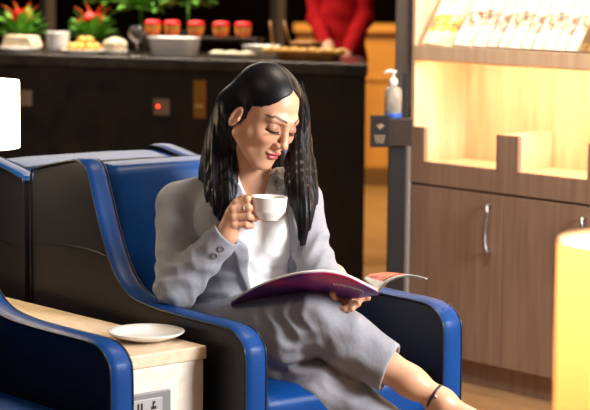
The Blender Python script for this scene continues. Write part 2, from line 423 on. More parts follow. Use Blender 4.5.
# rolls
platter(84,.15,.11,'white platter of bread rolls under the red flowers')
k=0
for dx,dt,zz in ((-12,.10,0),(-4,.12,0),(5,.12,0),(12,.16,0),(-7,.19,.0),(-2,.15,.028),(5,.17,.028)):
    bm=blob(84+dx,dt+.02,.024,.022,.02,CT+.014+zz)
    topmesh('bread_roll',bm,M['yellow'],'golden bread roll heaped on the platter below the red flowers','bread','bread rolls on the platter'); k+=1
platter(115,.17,.06,'white plate under the pale round loaf')
topmesh('round_loaf',blob(115,.17,.055,.05,.036,CT+.012),M['cream'],'pale round loaf between bread rolls and wine glass','bread')
# wine glass
c=cpt(conS(137,40,.14),.14,CT)
g=thing('wine_glass','empty wine glass left of the long white bowl','glass',tuple(c))
b=BM(); lathe(b,[(.035,0),(.034,.002),(.004,.006),(.0035,.05),(.012,.058),(.034,.085),(.036,.105),(.030,.135),(.0285,.135),(.034,.105),(.032,.086),(.0,.062)],c,32); obj('glass_body',b,M['glass'],g)
# long white bowl
s=conS(174,45,.14); b=BM()
ring=lambda z,k: [(math.cos(a)*abs(math.cos(a))**-.5*k if abs(math.cos(a))>1e-6 else 0, math.sin(a)*abs(math.sin(a))**-.5*k if abs(math.sin(a))>1e-6 else 0) for a in [2*math.pi*i/48 for i in range(48)]]
def rrect(b,s,t,a,w,prof):
    rings=[]
    for k,z in prof: rings.append([b.verts.new(cpt(s-u*(a+k),t+v*(w+k),z)) for u,v in ring(0,1)])
    for p,q in zip(rings,rings[1:]):
        for i in range(48): b.faces.new((p[i],p[(i+1)%48],q[(i+1)%48],q[i]))
    b.faces.new(rings[0][::-1]); b.faces.new(rings[-1])
rrect(b,s,.14,.115,.07,[(-.02,CT),(-.012,CT+.004),(.0,CT+.082),(.004,CT+.086),(-.004,CT+.086),(-.02,CT+.012)])
topmesh('serving_bowl',b,M['white'],'long white rectangular serving bowl in front of the red topped dessert cups','bowl')
# red topped jars on a riser
rs=thing('display_riser','dark low riser shelf carrying the row of red topped dessert cups','stand',tuple(cpt(conS(205,50,.4),.4,CT)))
s0,s1=conS(150,40,.41),conS(254,40,.41); b=BM(); cbox(b,s1-.03,s0+.03,.36,.46,CT+.065,CT+.08); obj('shelf_board',b,M['counter'],rs,smooth=False,bevel=.002)
for ss in (s0+.01,s1-.01):
    b=BM(); cbox(b,ss-.01,ss+.01,.37,.45,CT,CT+.065); obj('support',b,M['counter'],rs,smooth=False)
for i,(x,lab) in enumerate(((153,'leftmost red topped dessert cup on the riser'),(172,'red topped dessert cup, second from the left on the riser'),(196,'middle red topped dessert cup of the row of five'),(221,'red topped dessert cup, second from the right on the riser'),(243,'rightmost red topped dessert cup on the riser'))):
    c=cpt(conS(x,35,.41),.41,CT+.08); o=thing('dessert_cup',lab,'cup',tuple(c),'red topped dessert cups on the riser')
    b=BM(); lathe(b,[(.028,0),(.03,.002),(.036,.03),(.0355,.03)],c,24); obj('cup',b,M['orange'],o)
    b=BM(); lathe(b,[(.0345,.029),(.037,.031),(.0375,.044),(.037,.047)],c,24); obj('yellow_layer',b,M['yellow'],o)
    b=BM(); lathe(b,[(.0365,.046),(.038,.05),(.0375,.064),(.03,.07),(0,.073)],c,24); obj('red_topping',b,M['red'],o)
# flat white trays and wooden trays on the right
s=conS(232,50,.1); b=BM(); rrect(b,s,.1,.10,.055,[(-.01,CT),(0,CT+.022),(.003,CT+.024),(-.004,CT+.024),(-.012,CT+.006)]); topmesh('serving_tray',b,M['white'],'low white tray in front on the buffet, above the woman','tray')
s=conS(228,45); 
for k,(dx,lab) in enumerate(((-12,'leftmost folded white flatbread on the low white tray'),(2,'middle folded white flatbread on the low white tray'),(16,'rightmost folded white flatbread on the low white tray'))):
    topmesh('flatbread',blob(230+dx,.1,.038,.03,.016,CT+.007),M['cream'],lab,'bread','flatbreads on the tray')
s=conS(262,45,.3); b=BM(); rrect(b,s,.3,.085,.05,[(-.01,CT),(0,CT+.05),(.003,CT+.053),(-.004,CT+.053),(-.012,CT+.01)]); topmesh('serving_bowl',b,M['white'],'white rectangular bowl with serving spoons behind the wooden tray','bowl')
for x,lx,lab in ((274,270,'left serving spoon standing in the white bowl'),(293,284,'right serving spoon leaning in the white bowl')):
    top=cpt(conS(lx,20,.3),.3,zon(lx,22)-.005); bot=cpt(conS(x,40,.3),.3,CT+.02); b=BM(); tube(b,[bot,bot.lerp(top,.5),top],[.006,.004,.005],8)
    bmesh.ops.create_uvsphere(b,u_segments=12,v_segments=8,radius=.016,matrix=Matrix.Translation(bot)@Matrix.Diagonal((1,1,.5,1)))
    topmesh('serving_spoon',b,M['woodtray'],lab,'spoon','serving spoons')
s=conS(309,50,.13); b=BM(); rrect(b,s,.13,.14,.075,[(-.01,CT),(0,CT+.038),(.004,CT+.042),(-.006,CT+.042),(-.014,CT+.012)]); topmesh('wooden_tray',b,M['woodtray'],'amber wooden tray in front of the person in red','tray')
for i in range(9):
    x=268+i*9; topmesh('fried_snack',blob(x,.10+.05*(i%2),.026,.024,.016,CT+.028),M['yellow'],'golden fried snack heaped on the amber wooden tray','food','fried snacks on the wooden tray')
b=BM(); s=conS(306,35,.44); cbox(b,s-.055,s+.055,.38,.5,CT,CT+.07); topmesh('bread_box',b,M['woodtray'],'small brown wooden box behind the spoons beside the person in red','box',smooth=False,bevel=.006)
# ================================================================== MAGAZINE UNIT
CX=4.97; YL=5.165; YR=3.30; DP=.285
unit=thing('magazine_unit','tall oak and walnut magazine unit with lit shelves and cupboards','cabinet',(CX+.14,4.3,0))
def pbox(name,lo,hi,m,bev=.0015,parent=None,label=None):
    b=BM(); box(b,lo,hi); return obj(name,b,M[m] if isinstance(m,str) else m,parent or unit,smooth=False,bevel=bev,label=label)
pbox('plinth',(CX+.03,YR,0),(CX+DP,YL-.01,.083),'walnut')
pbox('carcass',(CX+.02,YR,.083),(CX+DP,YL,.76),'walnut')
# doors split at px 503
def cabY(x,y):
    d=_f+_r*(x-295)/FPX+_u*(205-y)/FPX; return (d*(CX/d[0]))[1], CAM[2]+(d*(CX/d[0]))[2]
ys=cabY(503,210)[0]; wdr=YL-ys
yy=[YL-.004,ys,ys-wdr,YR]
for i in range(3):
    y1,y0=yy[i],yy[i+1]
    b=BM(); box(b,(CX,y0+.002,.087),(CX+.019,y1-.002,.683)); d=obj('door',b,M['walnut'],unit,smooth=False,bevel=.0015)
    hy=ys+.045 if i==0 else (yy[2]+.045 if i==1 else y0+.04)
    if i==0: hy=cabY(491,225)[0]
    z1=cabY(491,205)[1]; z0=cabY(491,252)[1]
    if i==1: hy=cabY(586,225)[0]
    b=BM(); pts=[(CX,hy,z1),(CX-.022,hy,z1-.004),(CX-.026,hy-.004,z1-.03),(CX-.024,hy+.006,(z0+z1)/2),(CX-.026,hy+.002,z0+.03),(CX-.022,hy-.004,z0+.004),(CX,hy-.004,z0)]
    tube(b,catmull(pts,6),.0055,10); obj('handle',b,M['steel'],d,label='wavy brushed steel handle')
# notched front board
yA,_=cabY(424,160); yB,_=cabY(496,150); yC,_=cabY(518,150)
b=BM(); poly=[(YL,.692),(YL,.893),(yA,.893),(yA,.772),(yB,.772),(yB,.893),(yC,.893),(yC,.772)]
pp2=yC-(YL-yA)*0-.31
poly+=[(pp2,.772),(pp2,.893),(pp2-.09,.893),(pp2-.09,.772),(YR,.772),(YR,.692)]
prism(b,poly,lambda u,v,t:(CX+t*.018,u,v)); obj('notched_front',b,M['walnut'],unit,smooth=False,bevel=.001)
for y in (YL-.02,yB-.002,pp2-.002):
    pbox('divider',(CX+.0185,y-.018 if y<YL-.05 else y,.76),(CX+DP-.02,y if y<YL-.05 else YL,.893),'pale')
pbox('compartment_floor',(CX+.0185,YR,.745),(CX+DP-.02,YL-.02,.765),'pale')
pbox('side_panel',(CX,YL-.018,.893),(CX+DP,YL,2.3),'pale')
pbox('edge_trim',(CX-.002,YL+.001,0),(CX+.02,YL+.02,.885),mat('light_metal_edge',(.5,.46,.44),.4))
pbox('back_panel',(CX+DP-.02,YR,.76),(CX+DP,YL-.018,2.3),'pale')
# display shelf
zs=1.184
b=BM(); prism(b,[(0,zs),(0.0,zs-.05),(.014,zs-.056),(.016,zs-.034),(DP-.02,zs-.034),(DP-.02,zs-.022),(.016,zs-.022),(.016,zs-.012),(.012,zs)],lambda u,v,t:(CX-.005+u,YL-.019+(YR-YL+.019)*t,v)); obj('display_shelf',b,M['pale'],unit,smooth=False,bevel=.001)
# sloping display board
b=BM(); prism(b,[(.03,zs-.029),(DP-.021,zs+.33),(DP-.021,zs+.35),(.03,zs-.012)],lambda u,v,t:(CX+u,YL-.019+(YR-YL+.019)*t,v)); obj('sloping_board',b,M['pale'],unit,smooth=False)
b=BM(); box(b,(CX+.02,YR+.05,zs-.046),(CX+.04,YL-.08,zs-.0345)); obj('light_strip',b,mat('led_strip',(1,.8,.5),.5,emit=((1,.72,.36),18)),unit,smooth=False)
# magazines leaning on the board
covers=[((.95,.9,.7),(.75,.6,.1),(.5,.3,.2)),((.9,.85,.75),(.6,.4,.3),(.3,.2,.15)),((.92,.88,.8),(.7,.5,.35),(.55,.05,.03)),((.95,.92,.85),(.55,.4,.3),(.2,.15,.12)),((.16,.09,.04),(.6,.36,.08),(.7,.5,.2))]
def cover_mat(i):
    a,c,e=covers[i]; m,nt,bs=nodes('magazine_cover'); L=nt.links
    tc=nt.nodes.new('ShaderNodeTexCoord'); sp=nt.nodes.new('ShaderNodeSeparateXYZ'); L.new(tc.outputs['Object'],sp.inputs[0])
    v=nt.nodes.new('ShaderNodeTexNoise'); v.inputs['Scale'].default_value=26+4*i; v.inputs['Detail'].default_value=2
    mp=nt.nodes.new('ShaderNodeMapping'); mp.inputs['Location'].default_value=(i*3.1,i*1.7,0); L.new(tc.outputs['Object'],mp.inputs[0]); L.new(mp.outputs[0],v.inputs['Vector'])
    # bands up the cover: text at the foot, a photograph, pale field, masthead
    bd=nt.nodes.new('ShaderNodeValToRGB'); bd.color_ramp.interpolation='CONSTANT'; E=bd.color_ramp.elements
    E[0].position=0; E[0].color=(.25,)*3+(1,); E[1].position=.04; E[1].color=(0,0,0,1)
    for p,q in ((.055+.01*i,1),(.115+.008*i,0),(.15,.35),(.165,0)): x=E.new(p); x.color=(q,q,q,1)
    if i==0:
        for k in range(2): E[-1].position=.99
    L.new(sp.outputs[2],bd.inputs[0])
    ad=nt.nodes.new('ShaderNodeMath'); ad.operation='MULTIPLY'; L.new(bd.outputs[0],ad.inputs[0])
    mr=nt.nodes.new('ShaderNodeMapRange'); mr.inputs[1].default_value=.38; mr.inputs[2].default_value=.5; L.new(v.outputs[0],mr.inputs[0]); L.new(mr.outputs[0],ad.inputs[1])
    mx=nt.nodes.new('ShaderNodeMix'); mx.data_type='RGBA'; mx.inputs[6].default_value=(*a,1); L.new(ad.outputs[0],mx.inputs[0])
    m2=nt.nodes.new('ShaderNodeMix'); m2.data_type='RGBA'; m2.inputs[6].default_value=(*c,1); m2.inputs[7].default_value=(*e,1)
    g=nt.nodes.new('ShaderNodeMapRange'); g.inputs[1].default_value=.56; g.inputs[2].default_value=.6; L.new(v.outputs[0],g.inputs[0]); L.new(g.outputs[0],m2.inputs[0]); L.new(m2.outputs[2],mx.inputs[7])
    L.new(mx.outputs[2],bs.inputs['Base Color']); bs.inputs['Roughness'].default_value=.35; return m
CM=[cover_mat(i) for i in range(5)]
SPM=[mat('spine_print',c,.5) for c in ((.45,.25,.14),(.3,.16,.1),(.6,.38,.25))]
xs=[421,452,472,486,497,508,520,531,543,553,565,577,588]
sl=nrm((DP-.051,0,.36)); nn=nrm((-.36,0,DP-.051))
ordn=['leftmost','second','third','fourth','fifth','sixth','seventh','eighth','ninth','tenth','eleventh','twelfth','thirteenth']
for i,x in enumerate(xs):
    y=cabY(x,46)[0]; b=BM(); o0=np.array([CX+.034,y,zs-.012])+nn*(.006+.003*0); W=.20; 
    # each leans a little over its neighbour, fanned like shingles
    tlt=.03
    def fn(u,v,t): return Vector(o0+np.array([0,-u,0])+sl*v+nn*(t*.003+ (tlt*(1-u/W)) ))
    prism(b,[(0,0),(W,0),(W,.28),(0,.28)],fn)
    lab=('cream magazine with a yellow framed cover, leftmost on the lit sloping shelf' if i==0 else 'dark and golden covered magazine at the right edge of the sloping shelf' if i==11 else 'pale magazine overlapped in the sloping display row, %s from the left'%ordn[i])
    mg=topmesh('magazine',b,CM[4 if i>=11 else (0 if i==0 else 1+(i%3))],lab,'magazine','magazines on the sloping shelf',smooth=False)
    b=BM(); prism(b,[(-.0008,0),(.004,0),(.004,.28),(-.0008,.28)],lambda u,v,t: Vector(o0+np.array([0,-u,0])+sl*v+nn*(t*.0038-.0004+(tlt*(1-u/W))))-mg.location)
    obj('spine',b,SPM[i%3],mg,smooth=False).matrix_parent_inverse=Matrix.Identity(4)
# ================================================================== SANITISER STAND AND BOTTLE
# stand stands just left of the magazine unit
sd=7.05; q=at(398,200,sd); sx,sy=q[0],q[1]
st=thing('sanitiser_stand','black pedestal stand with a sign beside the magazine unit','stand',(sx,sy,0))
def sbox(name,u0,u1,w0,w1,z0,z1,m,parent=None,bev=.002):
    b=BM(); vs=[b.verts.new(Vector((sx,sy,0))+Vector(rh)*u+Vector(fh)*w+Vector((0,0,z))) for u in (u0,u1) for w in (w0,w1) for z in (z0,z1)]
    for f in ((0,1,3,2),(4,6,7,5),(0,4,5,1),(2,3,7,6),(0,2,6,4),(1,5,7,3)): b.faces.new([vs[i] for i in f])
    return obj(name,b,m,parent or st,smooth=False,bevel=bev)
def zd(y,d): return float(at(398,y,d)[2])
k=sd/FPX
sbox('base',-.13,.10,-.1,.12,0,.02,M['dark'])
sbox('post',(388-398)*k,(405-398)*k,.0,.05,.02,zd(146,sd),M['dark'])
ztop=zd(118,sd); zb=zd(145,sd)
sbox('tray',(372-398)*k,(411-398)*k,-.02,.07,zb,ztop,mat('dark_brown_tray',(.03,.018,.014),.4))
sg=sbox('sign',(369-398)*k,(389-398)*k,-.035,-.022,zd(146,sd),zd(114,sd),M['dark'])
gold=mat('faint_gold_print',(.4,.3,.18),.5)
def onsign(u,y): return Vector((sx,sy,0))+Vector(rh)*((u-398)*k)+Vector(fh)*-.0365+Vector((0,0,zd(y,sd)))
b=BM(); 
for a in range(5): leaf(b,onsign(378.7,126),(rh*math.cos(.5+a*.55)+np.array([0,0,math.sin(.5+a*.55)])),.014,.006)
lathe(b,[(.006,-.001),(.006,.001)],onsign(378.7,126),16,axis=Matrix.Rotation(R(90),3,'X'))
obj('emblem',b,gold,sg,smooth=False); b=BM()
for y,w in ((134,5.5),(137,5),(140,4)):
    for j in range(4):
        u0=378.7-w+j*w/2+.2; p=[onsign(u0,y),onsign(u0+w/2-.8,y),onsign(u0+w/2-.8,y+1.6),onsign(u0,y+1.6)]
        A=[b.verts.new(v) for v in p]; b.faces.new(A)
obj('sign_text',b,gold,sg,smooth=False)
sbox('back_plate',(402-398)*k,(408-398)*k,.045,.055,ztop,zd(72,sd),M['dark'])
bc=Vector((sx,sy,0))+Vector(rh)*((392-398)*k)+Vector(fh)*.02; bc.z=ztop
bo=thing('sanitiser_bottle','clear pump bottle with a white pump on the black stand','bottle',tuple(bc))
b=BM(); lathe(b,[(.026,.001),(.030,.004),(.030,.092),(.026,.106),(.012,.114),(.012,.12),(.010,.12),(.010,.112),(.024,.104),(.028,.09),(.028,.006),(0,.005)],bc,28); obj('bottle_body',b,mat('frosted_plastic',(.85,.85,.8),.15,trans=.75),bo)
b=BM(); lathe(b,[(.0,.006),(.0275,.006),(.0275,.05),(0,.05)],bc,24); obj('gel',b,mat('clear_gel',(.9,.92,.95),.1,trans=.9),bo)
b=BM(); lathe(b,[(.0305,.004),(.0308,.005),(.0308,.018),(.0305,.019)],bc,24,cap=False); obj('blue_label',b,mat('blue_label',(.02,.1,.6),.4),bo)
b=BM(); lathe(b,[(.014,.118),(.015,.12),(.015,.135),(.010,.14),(.005,.142),(.005,.158),(.010,.16),(.012,.168),(.0,.17)],bc,20)
tube(b,[bc+Vector((0,0,.164)),bc-Vector(rh)*.02+Vector((0,0,.166)),bc-Vector(rh)*.032+Vector((0,0,.158))],[.007,.0055,.0045],8)
obj('pump',b,mat('white_plastic',(.9,.88,.84),.35),bo)
# ================================================================== ARMCHAIRS
PW=.064; CW=.693
prof=[(0,.04),(0,.30),(.0,.52),(.012,.565),(.045,.59),(.10,.598),(.25,.598),(.40,.602),(.50,.618),(.565,.66),(.615,.73),(.655,.81),(.69,.89),(.712,.93),(.75,.944),(.84,.93),(.955,.905),(.985,.88),(.99,.70),(.985,.04)]
def smooth_prof(p,n=5):
    return [tuple(q) for q in catmull([(a,c) for a,c in p],n)]
prof=[(a*1.018,c) for a,c in prof]; SP=smooth_prof(prof[1:-1],5); SP=[prof[0]]+SP+[prof[-1]]
def offset(poly,d):
    out=[]
    for i,p in enumerate(poly):
        a=np.array(poly[max(i-1,0)]); c=np.array(poly[min(i+1,len(poly)-1)]); t=nrm(c-a); n=np.array([-t[1],t[0]])  # outward for clockwise travel
        out.append((p[0]+n[0]*d,p[1]+n[1]*d))
    return out
def armchair(name,label,group):
    t=thing(name,label,'armchair',(0,0,0),group)
    for side,x0 in ((0,0.),(1,CW-PW)):
        b=BM(); ins=offset(SP,-.004); prism(b,ins,lambda u,v,k:(x0+.004+k*(PW-.008),u,v)); pn=obj('side_panel',b,M['black'],t,smooth=False,bevel=.006)
        # blue edge band
        b=BM(); K=7; rows=[]
        for i,(y,z) in enumerate(SP):
            if y>.96 and z<.885: break
            a=np.array(SP[max(i-1,0)]); c=np.array(SP[min(i+1,len(SP)-1)]); tt=nrm(c-a); n=np.array([-tt[1],tt[0]])
            row=[]
            for k in range(K):
                w=k/(K-1); bul=.007*(1-(2*w-1)**4)
                row.append(b.verts.new((x0+.0015+w*(PW-.003),y+n[0]*bul,z+n[1]*bul)))
            rows.append(row)
        for p,q in zip(rows,rows[1:]):
            for k in range(K-1): b.faces.new((p[k],q[k],q[k+1],p[k+1]))
        obj('edge_band',b,M['blue'],t)
        b=BM()
        for xx in (x0+.001,x0+PW-.001): tube(b,[(xx,y,z) for y,z in offset(SP,.0005)],.0032,6)
        obj('piping',b,M['piping'],pn)
        b=BM(); xo=x0+.0035 if side==0 else x0+PW-.0035
        tube(b,[(xo,y,z) for y,z in catmull([(.625,.705),(.68,.712),(.80,.712),(.985,.70)],5)],.0022,6); obj('seam',b,M['piping'],pn)
    xi0,xi1=PW+.001,CW-PW-.001
    b=cushion((xi0,.03,.31),(xi1,.72,.425),n=14,puff=.018); obj('seat_cushion',b,M['blue'],t)
    b=BM(); box(b,(xi0,.035,.05),(xi1,.95,.31)); obj('seat_base',b,M['black'],t,smooth=False,bevel=.008)
    # backrest: loft of rounded slab, arched at the top
    b=BM(); nx=16; fr=[(.60,.40),(.615,.50),(.64,.62),(.668,.74),(.695,.86),(.712,.915),(.735,.928),(.78,.931),(.88,.918),(.955,.897),(.978,.87),(.982,.6),(.98,.10),(.70,.10)]
    fr=catmull(fr,3); rows=[]
    for i in range(nx+1):
        u=i/nx; s=2*u-1; bul=.016*(1-s**4)
        rows.append([b.verts.new((xi0+(xi1-xi0)*u,y-(bul if y<.76 and z<.93 else 0),z+(bul*.3 if z>.9 else 0))) for y,z in fr])
    n=len(fr)
    for p,q in zip(rows,rows[1:]):
        for k in range(n): b.faces.new((p[k],p[(k+1)%n],q[(k+1)%n],q[k]))
    b.faces.new(rows[0]); b.faces.new(rows[-1][::-1]); br=obj('backrest',b,M['blue'],t)
    b=BM(); pts=[]
    for i in range(nx+1):
        u=i/nx; s=2*u-1; bul=.016*(1-s**4); pts.append((xi0+(xi1-xi0)*u,.885,.9185+bul*.3))
    tube(b,pts,.003,6); obj('seam',b,M['piping'],br)
    for x in (.05,CW-.05):
        for y in (.06,.92):
            b=BM(); lathe(b,[(.022,0),(.024,.005),(.024,.042),(.02,.045)],(x,y,0),16); obj('foot',b,M['dark'],t)
    return t
chA=armchair('armchair','blue and black leather armchair the woman sits in','blue and black leather lounge armchairs')
chA.location=(2.952,3.623,0); chA.rotation_euler=(0,0,R(-3.1))
chB=copy_tree(chA,(1.962,3.665,0),0,'blue and black leather armchair cropped at the lower left, in front of the side table')
chC=copy_tree(chA,(3.715,5.69,0),R(180),'leather armchair standing back to back behind the seated woman\'s chair'); chC.scale=(1,1,.962)
# ================================================================== SIDE TABLE
tb=thing('side_table','low beige stone side table between the two front armchairs','table',(2.81,4.15,0))
b=BM(); box(b,(2.695,3.75,.518),(2.937,5.05,.55)); obj('tabletop',b,M['stonetop'],tb,smooth=False,bevel=.0025)
b=BM(); box(b,(2.70,3.755,0),(2.932,5.04,.5175)); obj('body',b,M['stonebody'],tb,smooth=False,bevel=.004)
b=BM(); box(b,(2.70,3.744,.30),(2.842,3.756,.40))
PY=3.755
d=_f+_r*(171-295)/FPX+_u*(205-391)/FPX; 
def onY(x,y,Y=3.745):
    d=_f+_r*(x-295)/FPX+_u*(205-y)/FPX; return CAM+d*(Y-CAM[1])/d[1]
b.free(); pa=onY(171,389); 
b=BM(); box(b,(pa[0]-.145,3.744,pa[2]-.085),(pa[0],3.756,pa[2])); spl=obj('socket_plate',b,mat('grey_metal_plate',(.22,.22,.23),.4),tb,smooth=False,bevel=.003)
pi0=onY(160,403,3.743); 
b=BM(); box(b,(pa[0]-.118,3.740,pa[2]-.072),(pa[0]-.028,3.745,pa[2]-.014)); ins=obj('socket_insert',b,M['greyplastic'],spl,smooth=False,bevel=.002)
b=BM(); x0=pa[0]-.118; zt=pa[2]-.014
for dx in (.016,.026): box(b,(x0+dx,3.7385,zt-.026),(x0+dx+.004,3.7405,zt-.008))
box(b,(x0+.060,3.7385,zt-.020),(x0+.063,3.7405,zt-.007)); box(b,(x0+.056,3.7385,zt-.026),(x0+.070,3.7405,zt-.019)); box(b,(x0+.063,3.7385,zt-.012),(x0+.067,3.7405,zt-.007))
obj('socket_symbols',b,M['dark'],ins,smooth=False)
b=BM(); lathe(b,[(0,.004),(.045,.004),(.046,.0),(.05,.0),(.055,.004),(.082,.012),(.0935,.0195),(.095,.022),(.0935,.0232),(.08,.0175),(.055,.010),(.03,.0085),(0,.0085)],(2.866,3.90,.5505),56,cap=False)
topmesh('saucer',b,M['china'],'empty white saucer on the beige side table','saucer')
# ================================================================== LAMPS
def lamp(name,cx,cy,r,zt,hs,label,mt,tz,group):
    o=thing(name,label,'lamp',(cx,cy,tz),group); c=(cx,cy,0)
    b=BM(); lathe(b,[(.07,tz),(.075,tz+.006),(.07,tz+.015),(.02,tz+.02),(.012,tz+.04),(.012,zt-hs*.55)],c,28); obj('base',b,M['dark'],o)
    b=BM(); lathe(b,[(r,zt-hs),(r*.999,zt-.004),(r*.99,zt),(r*.975,zt-.004),(r*.975,zt-hs)],c,56,cap=False); sh=obj('lamp_shade',b,mt,o)
    b=BM(); lathe(b,[(r*.974,zt-.012),(r*.974,zt-.010),(0,zt-.010),(0,zt-.012)],c,40,cap=False); obj('top_glow_disc',b,mat('top_glow',(.9,.9,.85),.6,emit=((1,.90,.66),6)),sh)  # added glowing disc, stands in for the bright inside of the open shade
    b=BM(); bmesh.ops.create_uvsphere(b,u_segments=20,v_segments=12,radius=.03,matrix=Matrix.Translation((cx,cy,zt-hs*.42))); obj('bulb',b,mat('bulb_glow',(1,.9,.7),.5,emit=((1,.72,.38),90)),o)
    return o
lp=at(648,240,3.04)
lamp('table_lamp',lp[0],lp[1],.136,lp[2],.34,'glowing amber lampshade cropped at the right edge in the foreground',shade_mat('amber_shade',(.95,.66,.42),((1,.47,.15),.35)),.48,'cylindrical table lamps')
lq=np.array([2.812,4.60,at(0,83,5.2)[2]])
lamp('table_lamp',lq[0],lq[1],.122,lq[2],.18,'glowing white lampshade cropped at the left edge on the stone side table',shade_mat('white_shade',(1,.93,.8),((1,.93,.82),2.6)),.5505,'cylindrical table lamps')
def lamp_table(cx,cy,h,label):
    o=thing('pedestal_table',label,'table',(cx,cy,0))
    b=BM(); lathe(b,[(.0,h-.02),(.2,h-.02),(.2,h),(0,h)],(cx,cy,0),40); obj('tabletop',b,M['stonetop'],o,smooth=False)
    b=BM(); lathe(b,[(.14,0),(.14,.012),(.025,.02),(.02,h-.02)],(cx,cy,0),28); obj('pedestal',b,M['dark'],o)
lamp_table(lp[0],lp[1],.48,'small round table under the amber lamp at the right edge')
# ================================================================== PERSON IN RED (behind the counter)
pd=9.7; kr=pd/FPX
def RP(x,y,dn=0): return at(x,y,pd-dn)
arm=[ (322,-22),(318,20),(316,62) ]
fz=[cap(RP(338,-40),RP(340,60),.115,.125),cap(RP(338,60),RP(332,120),.118,.10),cap(RP(318,-40),RP(365,-40),.06,.06)]
torso=U(.06,*fz)
aL=U(.02,cap(RP(364,-34,.03),RP(364,18,.05),.058,.047),cap(RP(364,18,.05),RP(349,52,.2),.047,.036))
aR=U(.02,cap(RP(316,-34,.03),RP(316,18,.05),.05,.042),cap(RP(316,18,.05),RP(327,45,.2),.042,.032))
def redf(P):
    d=smin(torso(P),smin(aL(P),aR(P),.004),.006); return d+.004*np.sin(P[:,2]*55+P[:,0]*40)*np.sin(P[:,1]*37)
pr=thing('person','person in red standing behind the buffet, head above the frame','person',(RP(340,60)[0],RP(340,60)[1],0))
base=RP(340,60); gl=np.array([base[0],base[1]])-rh[:2]*.05
lo=np.array([base[0]-.35,base[1]-.35,.62]); hi=np.array([base[0]+.35,base[1]+.35,1.66])
top=RP(340,-40); hx=np.array([top[0],top[1],1.86])
trous=U(.03,cap((gl[0]+rh[0]*.07,gl[1]+rh[1]*.07,.85),(gl[0]+rh[0]*.07,gl[1]+rh[1]*.07,.08),.078,.055),cap((gl[0]-rh[0]*.07,gl[1]-rh[1]*.07,.85),(gl[0]-rh[0]*.07,gl[1]-rh[1]*.07,.08),.078,.055))
hd=U(.02,ell(hx,(.078,.09,.115)),cap(hx-[0,0,.22],hx-[0,0,.08],.05,.048),cap(np.append(gl,1.6),np.append(gl,.9),.05,.08),ell(hx+np.array([-fh[0]*.095,-fh[1]*.095,-.02]),(.014,.014,.02)))
def hand_simple(w,dirv):
    w=np.array(w,float); dirv=nrm(dirv); s=nrm(np.cross(dirv,[0,0,1])); fs=[cap(w-dirv*.05,w+dirv*.05,.026,.028)]
    for j,o in enumerate((-.028,-.01,.01,.028)): fs.append(cap(w+dirv*.06+s*o,w+dirv*(.115-.008*abs(j-1.3))+s*o*1.1-np.array([0,0,.012]),.0095,.008))
    fs.append(cap(w+s*.028,w+s*.055+dirv*.05,.011,.009)); return U(.008,*fs)
dn=-fh*.7-np.array([0,0,.5])
hL=hand_simple(RP(345,60,.24),dn); hR=hand_simple(RP(329,52,.24),dn)
sk=npmesh('b',[surfnet(hd,hx-[.2,.2,1.0],hx+[.2,.2,.2],.008),surfnet(U(.01,hL,cap(RP(349,52,.2),RP(345,60,.24),.03,.026)),RP(345,60,.24)-.2,RP(345,60,.24)+.2,.005),surfnet(U(.01,hR,cap(RP(327,45,.2),RP(329,52,.24),.03,.026)),RP(329,52,.24)-.2,RP(329,52,.24)+.2,.005)])
obj('body',sk,mat('tan_skin',(.45,.22,.12),.5),pr)
obj('red_uniform',npmesh('u',[surfnet(redf,lo-.2,hi+.2,.009)]),M['redcloth'],pr)
obj('trousers',npmesh('u',[surfnet(trous,np.array([base[0]-.4,base[1]-.4,0]),np.array([base[0]+.4,base[1]+.4,1.0]),.012)]),M['dark'],pr)
b=BM(); 
for sgn in (-1,1):
    c=Vector((gl[0]+sgn*rh[0]*.07-fh[0]*.05,gl[1]+sgn*rh[1]*.07-fh[1]*.05,.045)); bmesh.ops.create_uvsphere(b,u_segments=20,v_segments=12,radius=1,matrix=Matrix.Translation(c)@Matrix.Rotation(HEAD,4,'Z')@Matrix.Diagonal((.13,.05,.045,1)))
obj('shoes',b,M['dark'],pr)
hairf=SUB(ell(hx+np.array([fh[0]*.015,fh[1]*.015,.025]),(.09,.1,.11)),ell(hx+np.array([-fh[0]*.09,-fh[1]*.09,-.05]),(.08,.08,.11)),.01)
obj('hair',npmesh('h',[surfnet(hairf,hx-.2,hx+.2,.006)]),M['hair'],pr)
# ================================================================== SEATED WOMAN
WB=(3.28,4.0,0)
wo=thing('person','seated woman in a grey trouser suit and white shirt holding a cup and magazine','person',WB)
# ---- torso frame
TY=R(-17)   # turned a little towards the viewer
tl=np.array([math.cos(TY),math.sin(TY),0.]); tf=np.array([math.sin(TY),-math.cos(TY),0.]); tz=np.array([0,0,1.])
T0=np.array([3.285,4.015,.0])
def tp(l,f,z):
    lean=(z-.5)*.03; return T0+tl*l+tf*(f+lean)+tz*z
TR=np.stack([tl,tf,tz],1)
def tloc(P):
    q=(P-T0)@TR; q=q.copy(); q[:,1]-=(q[:,2]-.5)*.03; return q
# ---- joints
shR=at(179,207,5.24); elR=at(177,287,5.10); wrR=at(227,234,5.045)
shL=at(301,203,5.20); elL=at(315,262,5.13); wrL=at(338,303,4.99)
hipR=np.array([3.20,4.03,.53]); hipL=np.array([3.37,4.0,.52])
knR=at(318,322,5.0); anR=at(442,402,4.93)
knL=at(336,392,5.03); anL=at(452,478,4.93)
def fold(P,c,d,wl,amp,rad,ph=0):
    d=nrm(d); q=P-np.array(c); e=nrm(np.cross(d,_f)); s=q@d+.010*np.sin(q@e*38+ph*2)+.006*np.sin(q@e*71+q@d*25+ph); g=np.exp(-(q*q).sum(1)/(2*rad*rad))
    w=np.sin(2*math.pi*s/(wl*1.35)+ph); return -amp*1.35*g*(np.abs(w)**.6*np.sign(w)*.5+.5*np.exp(-3*(1-w)))
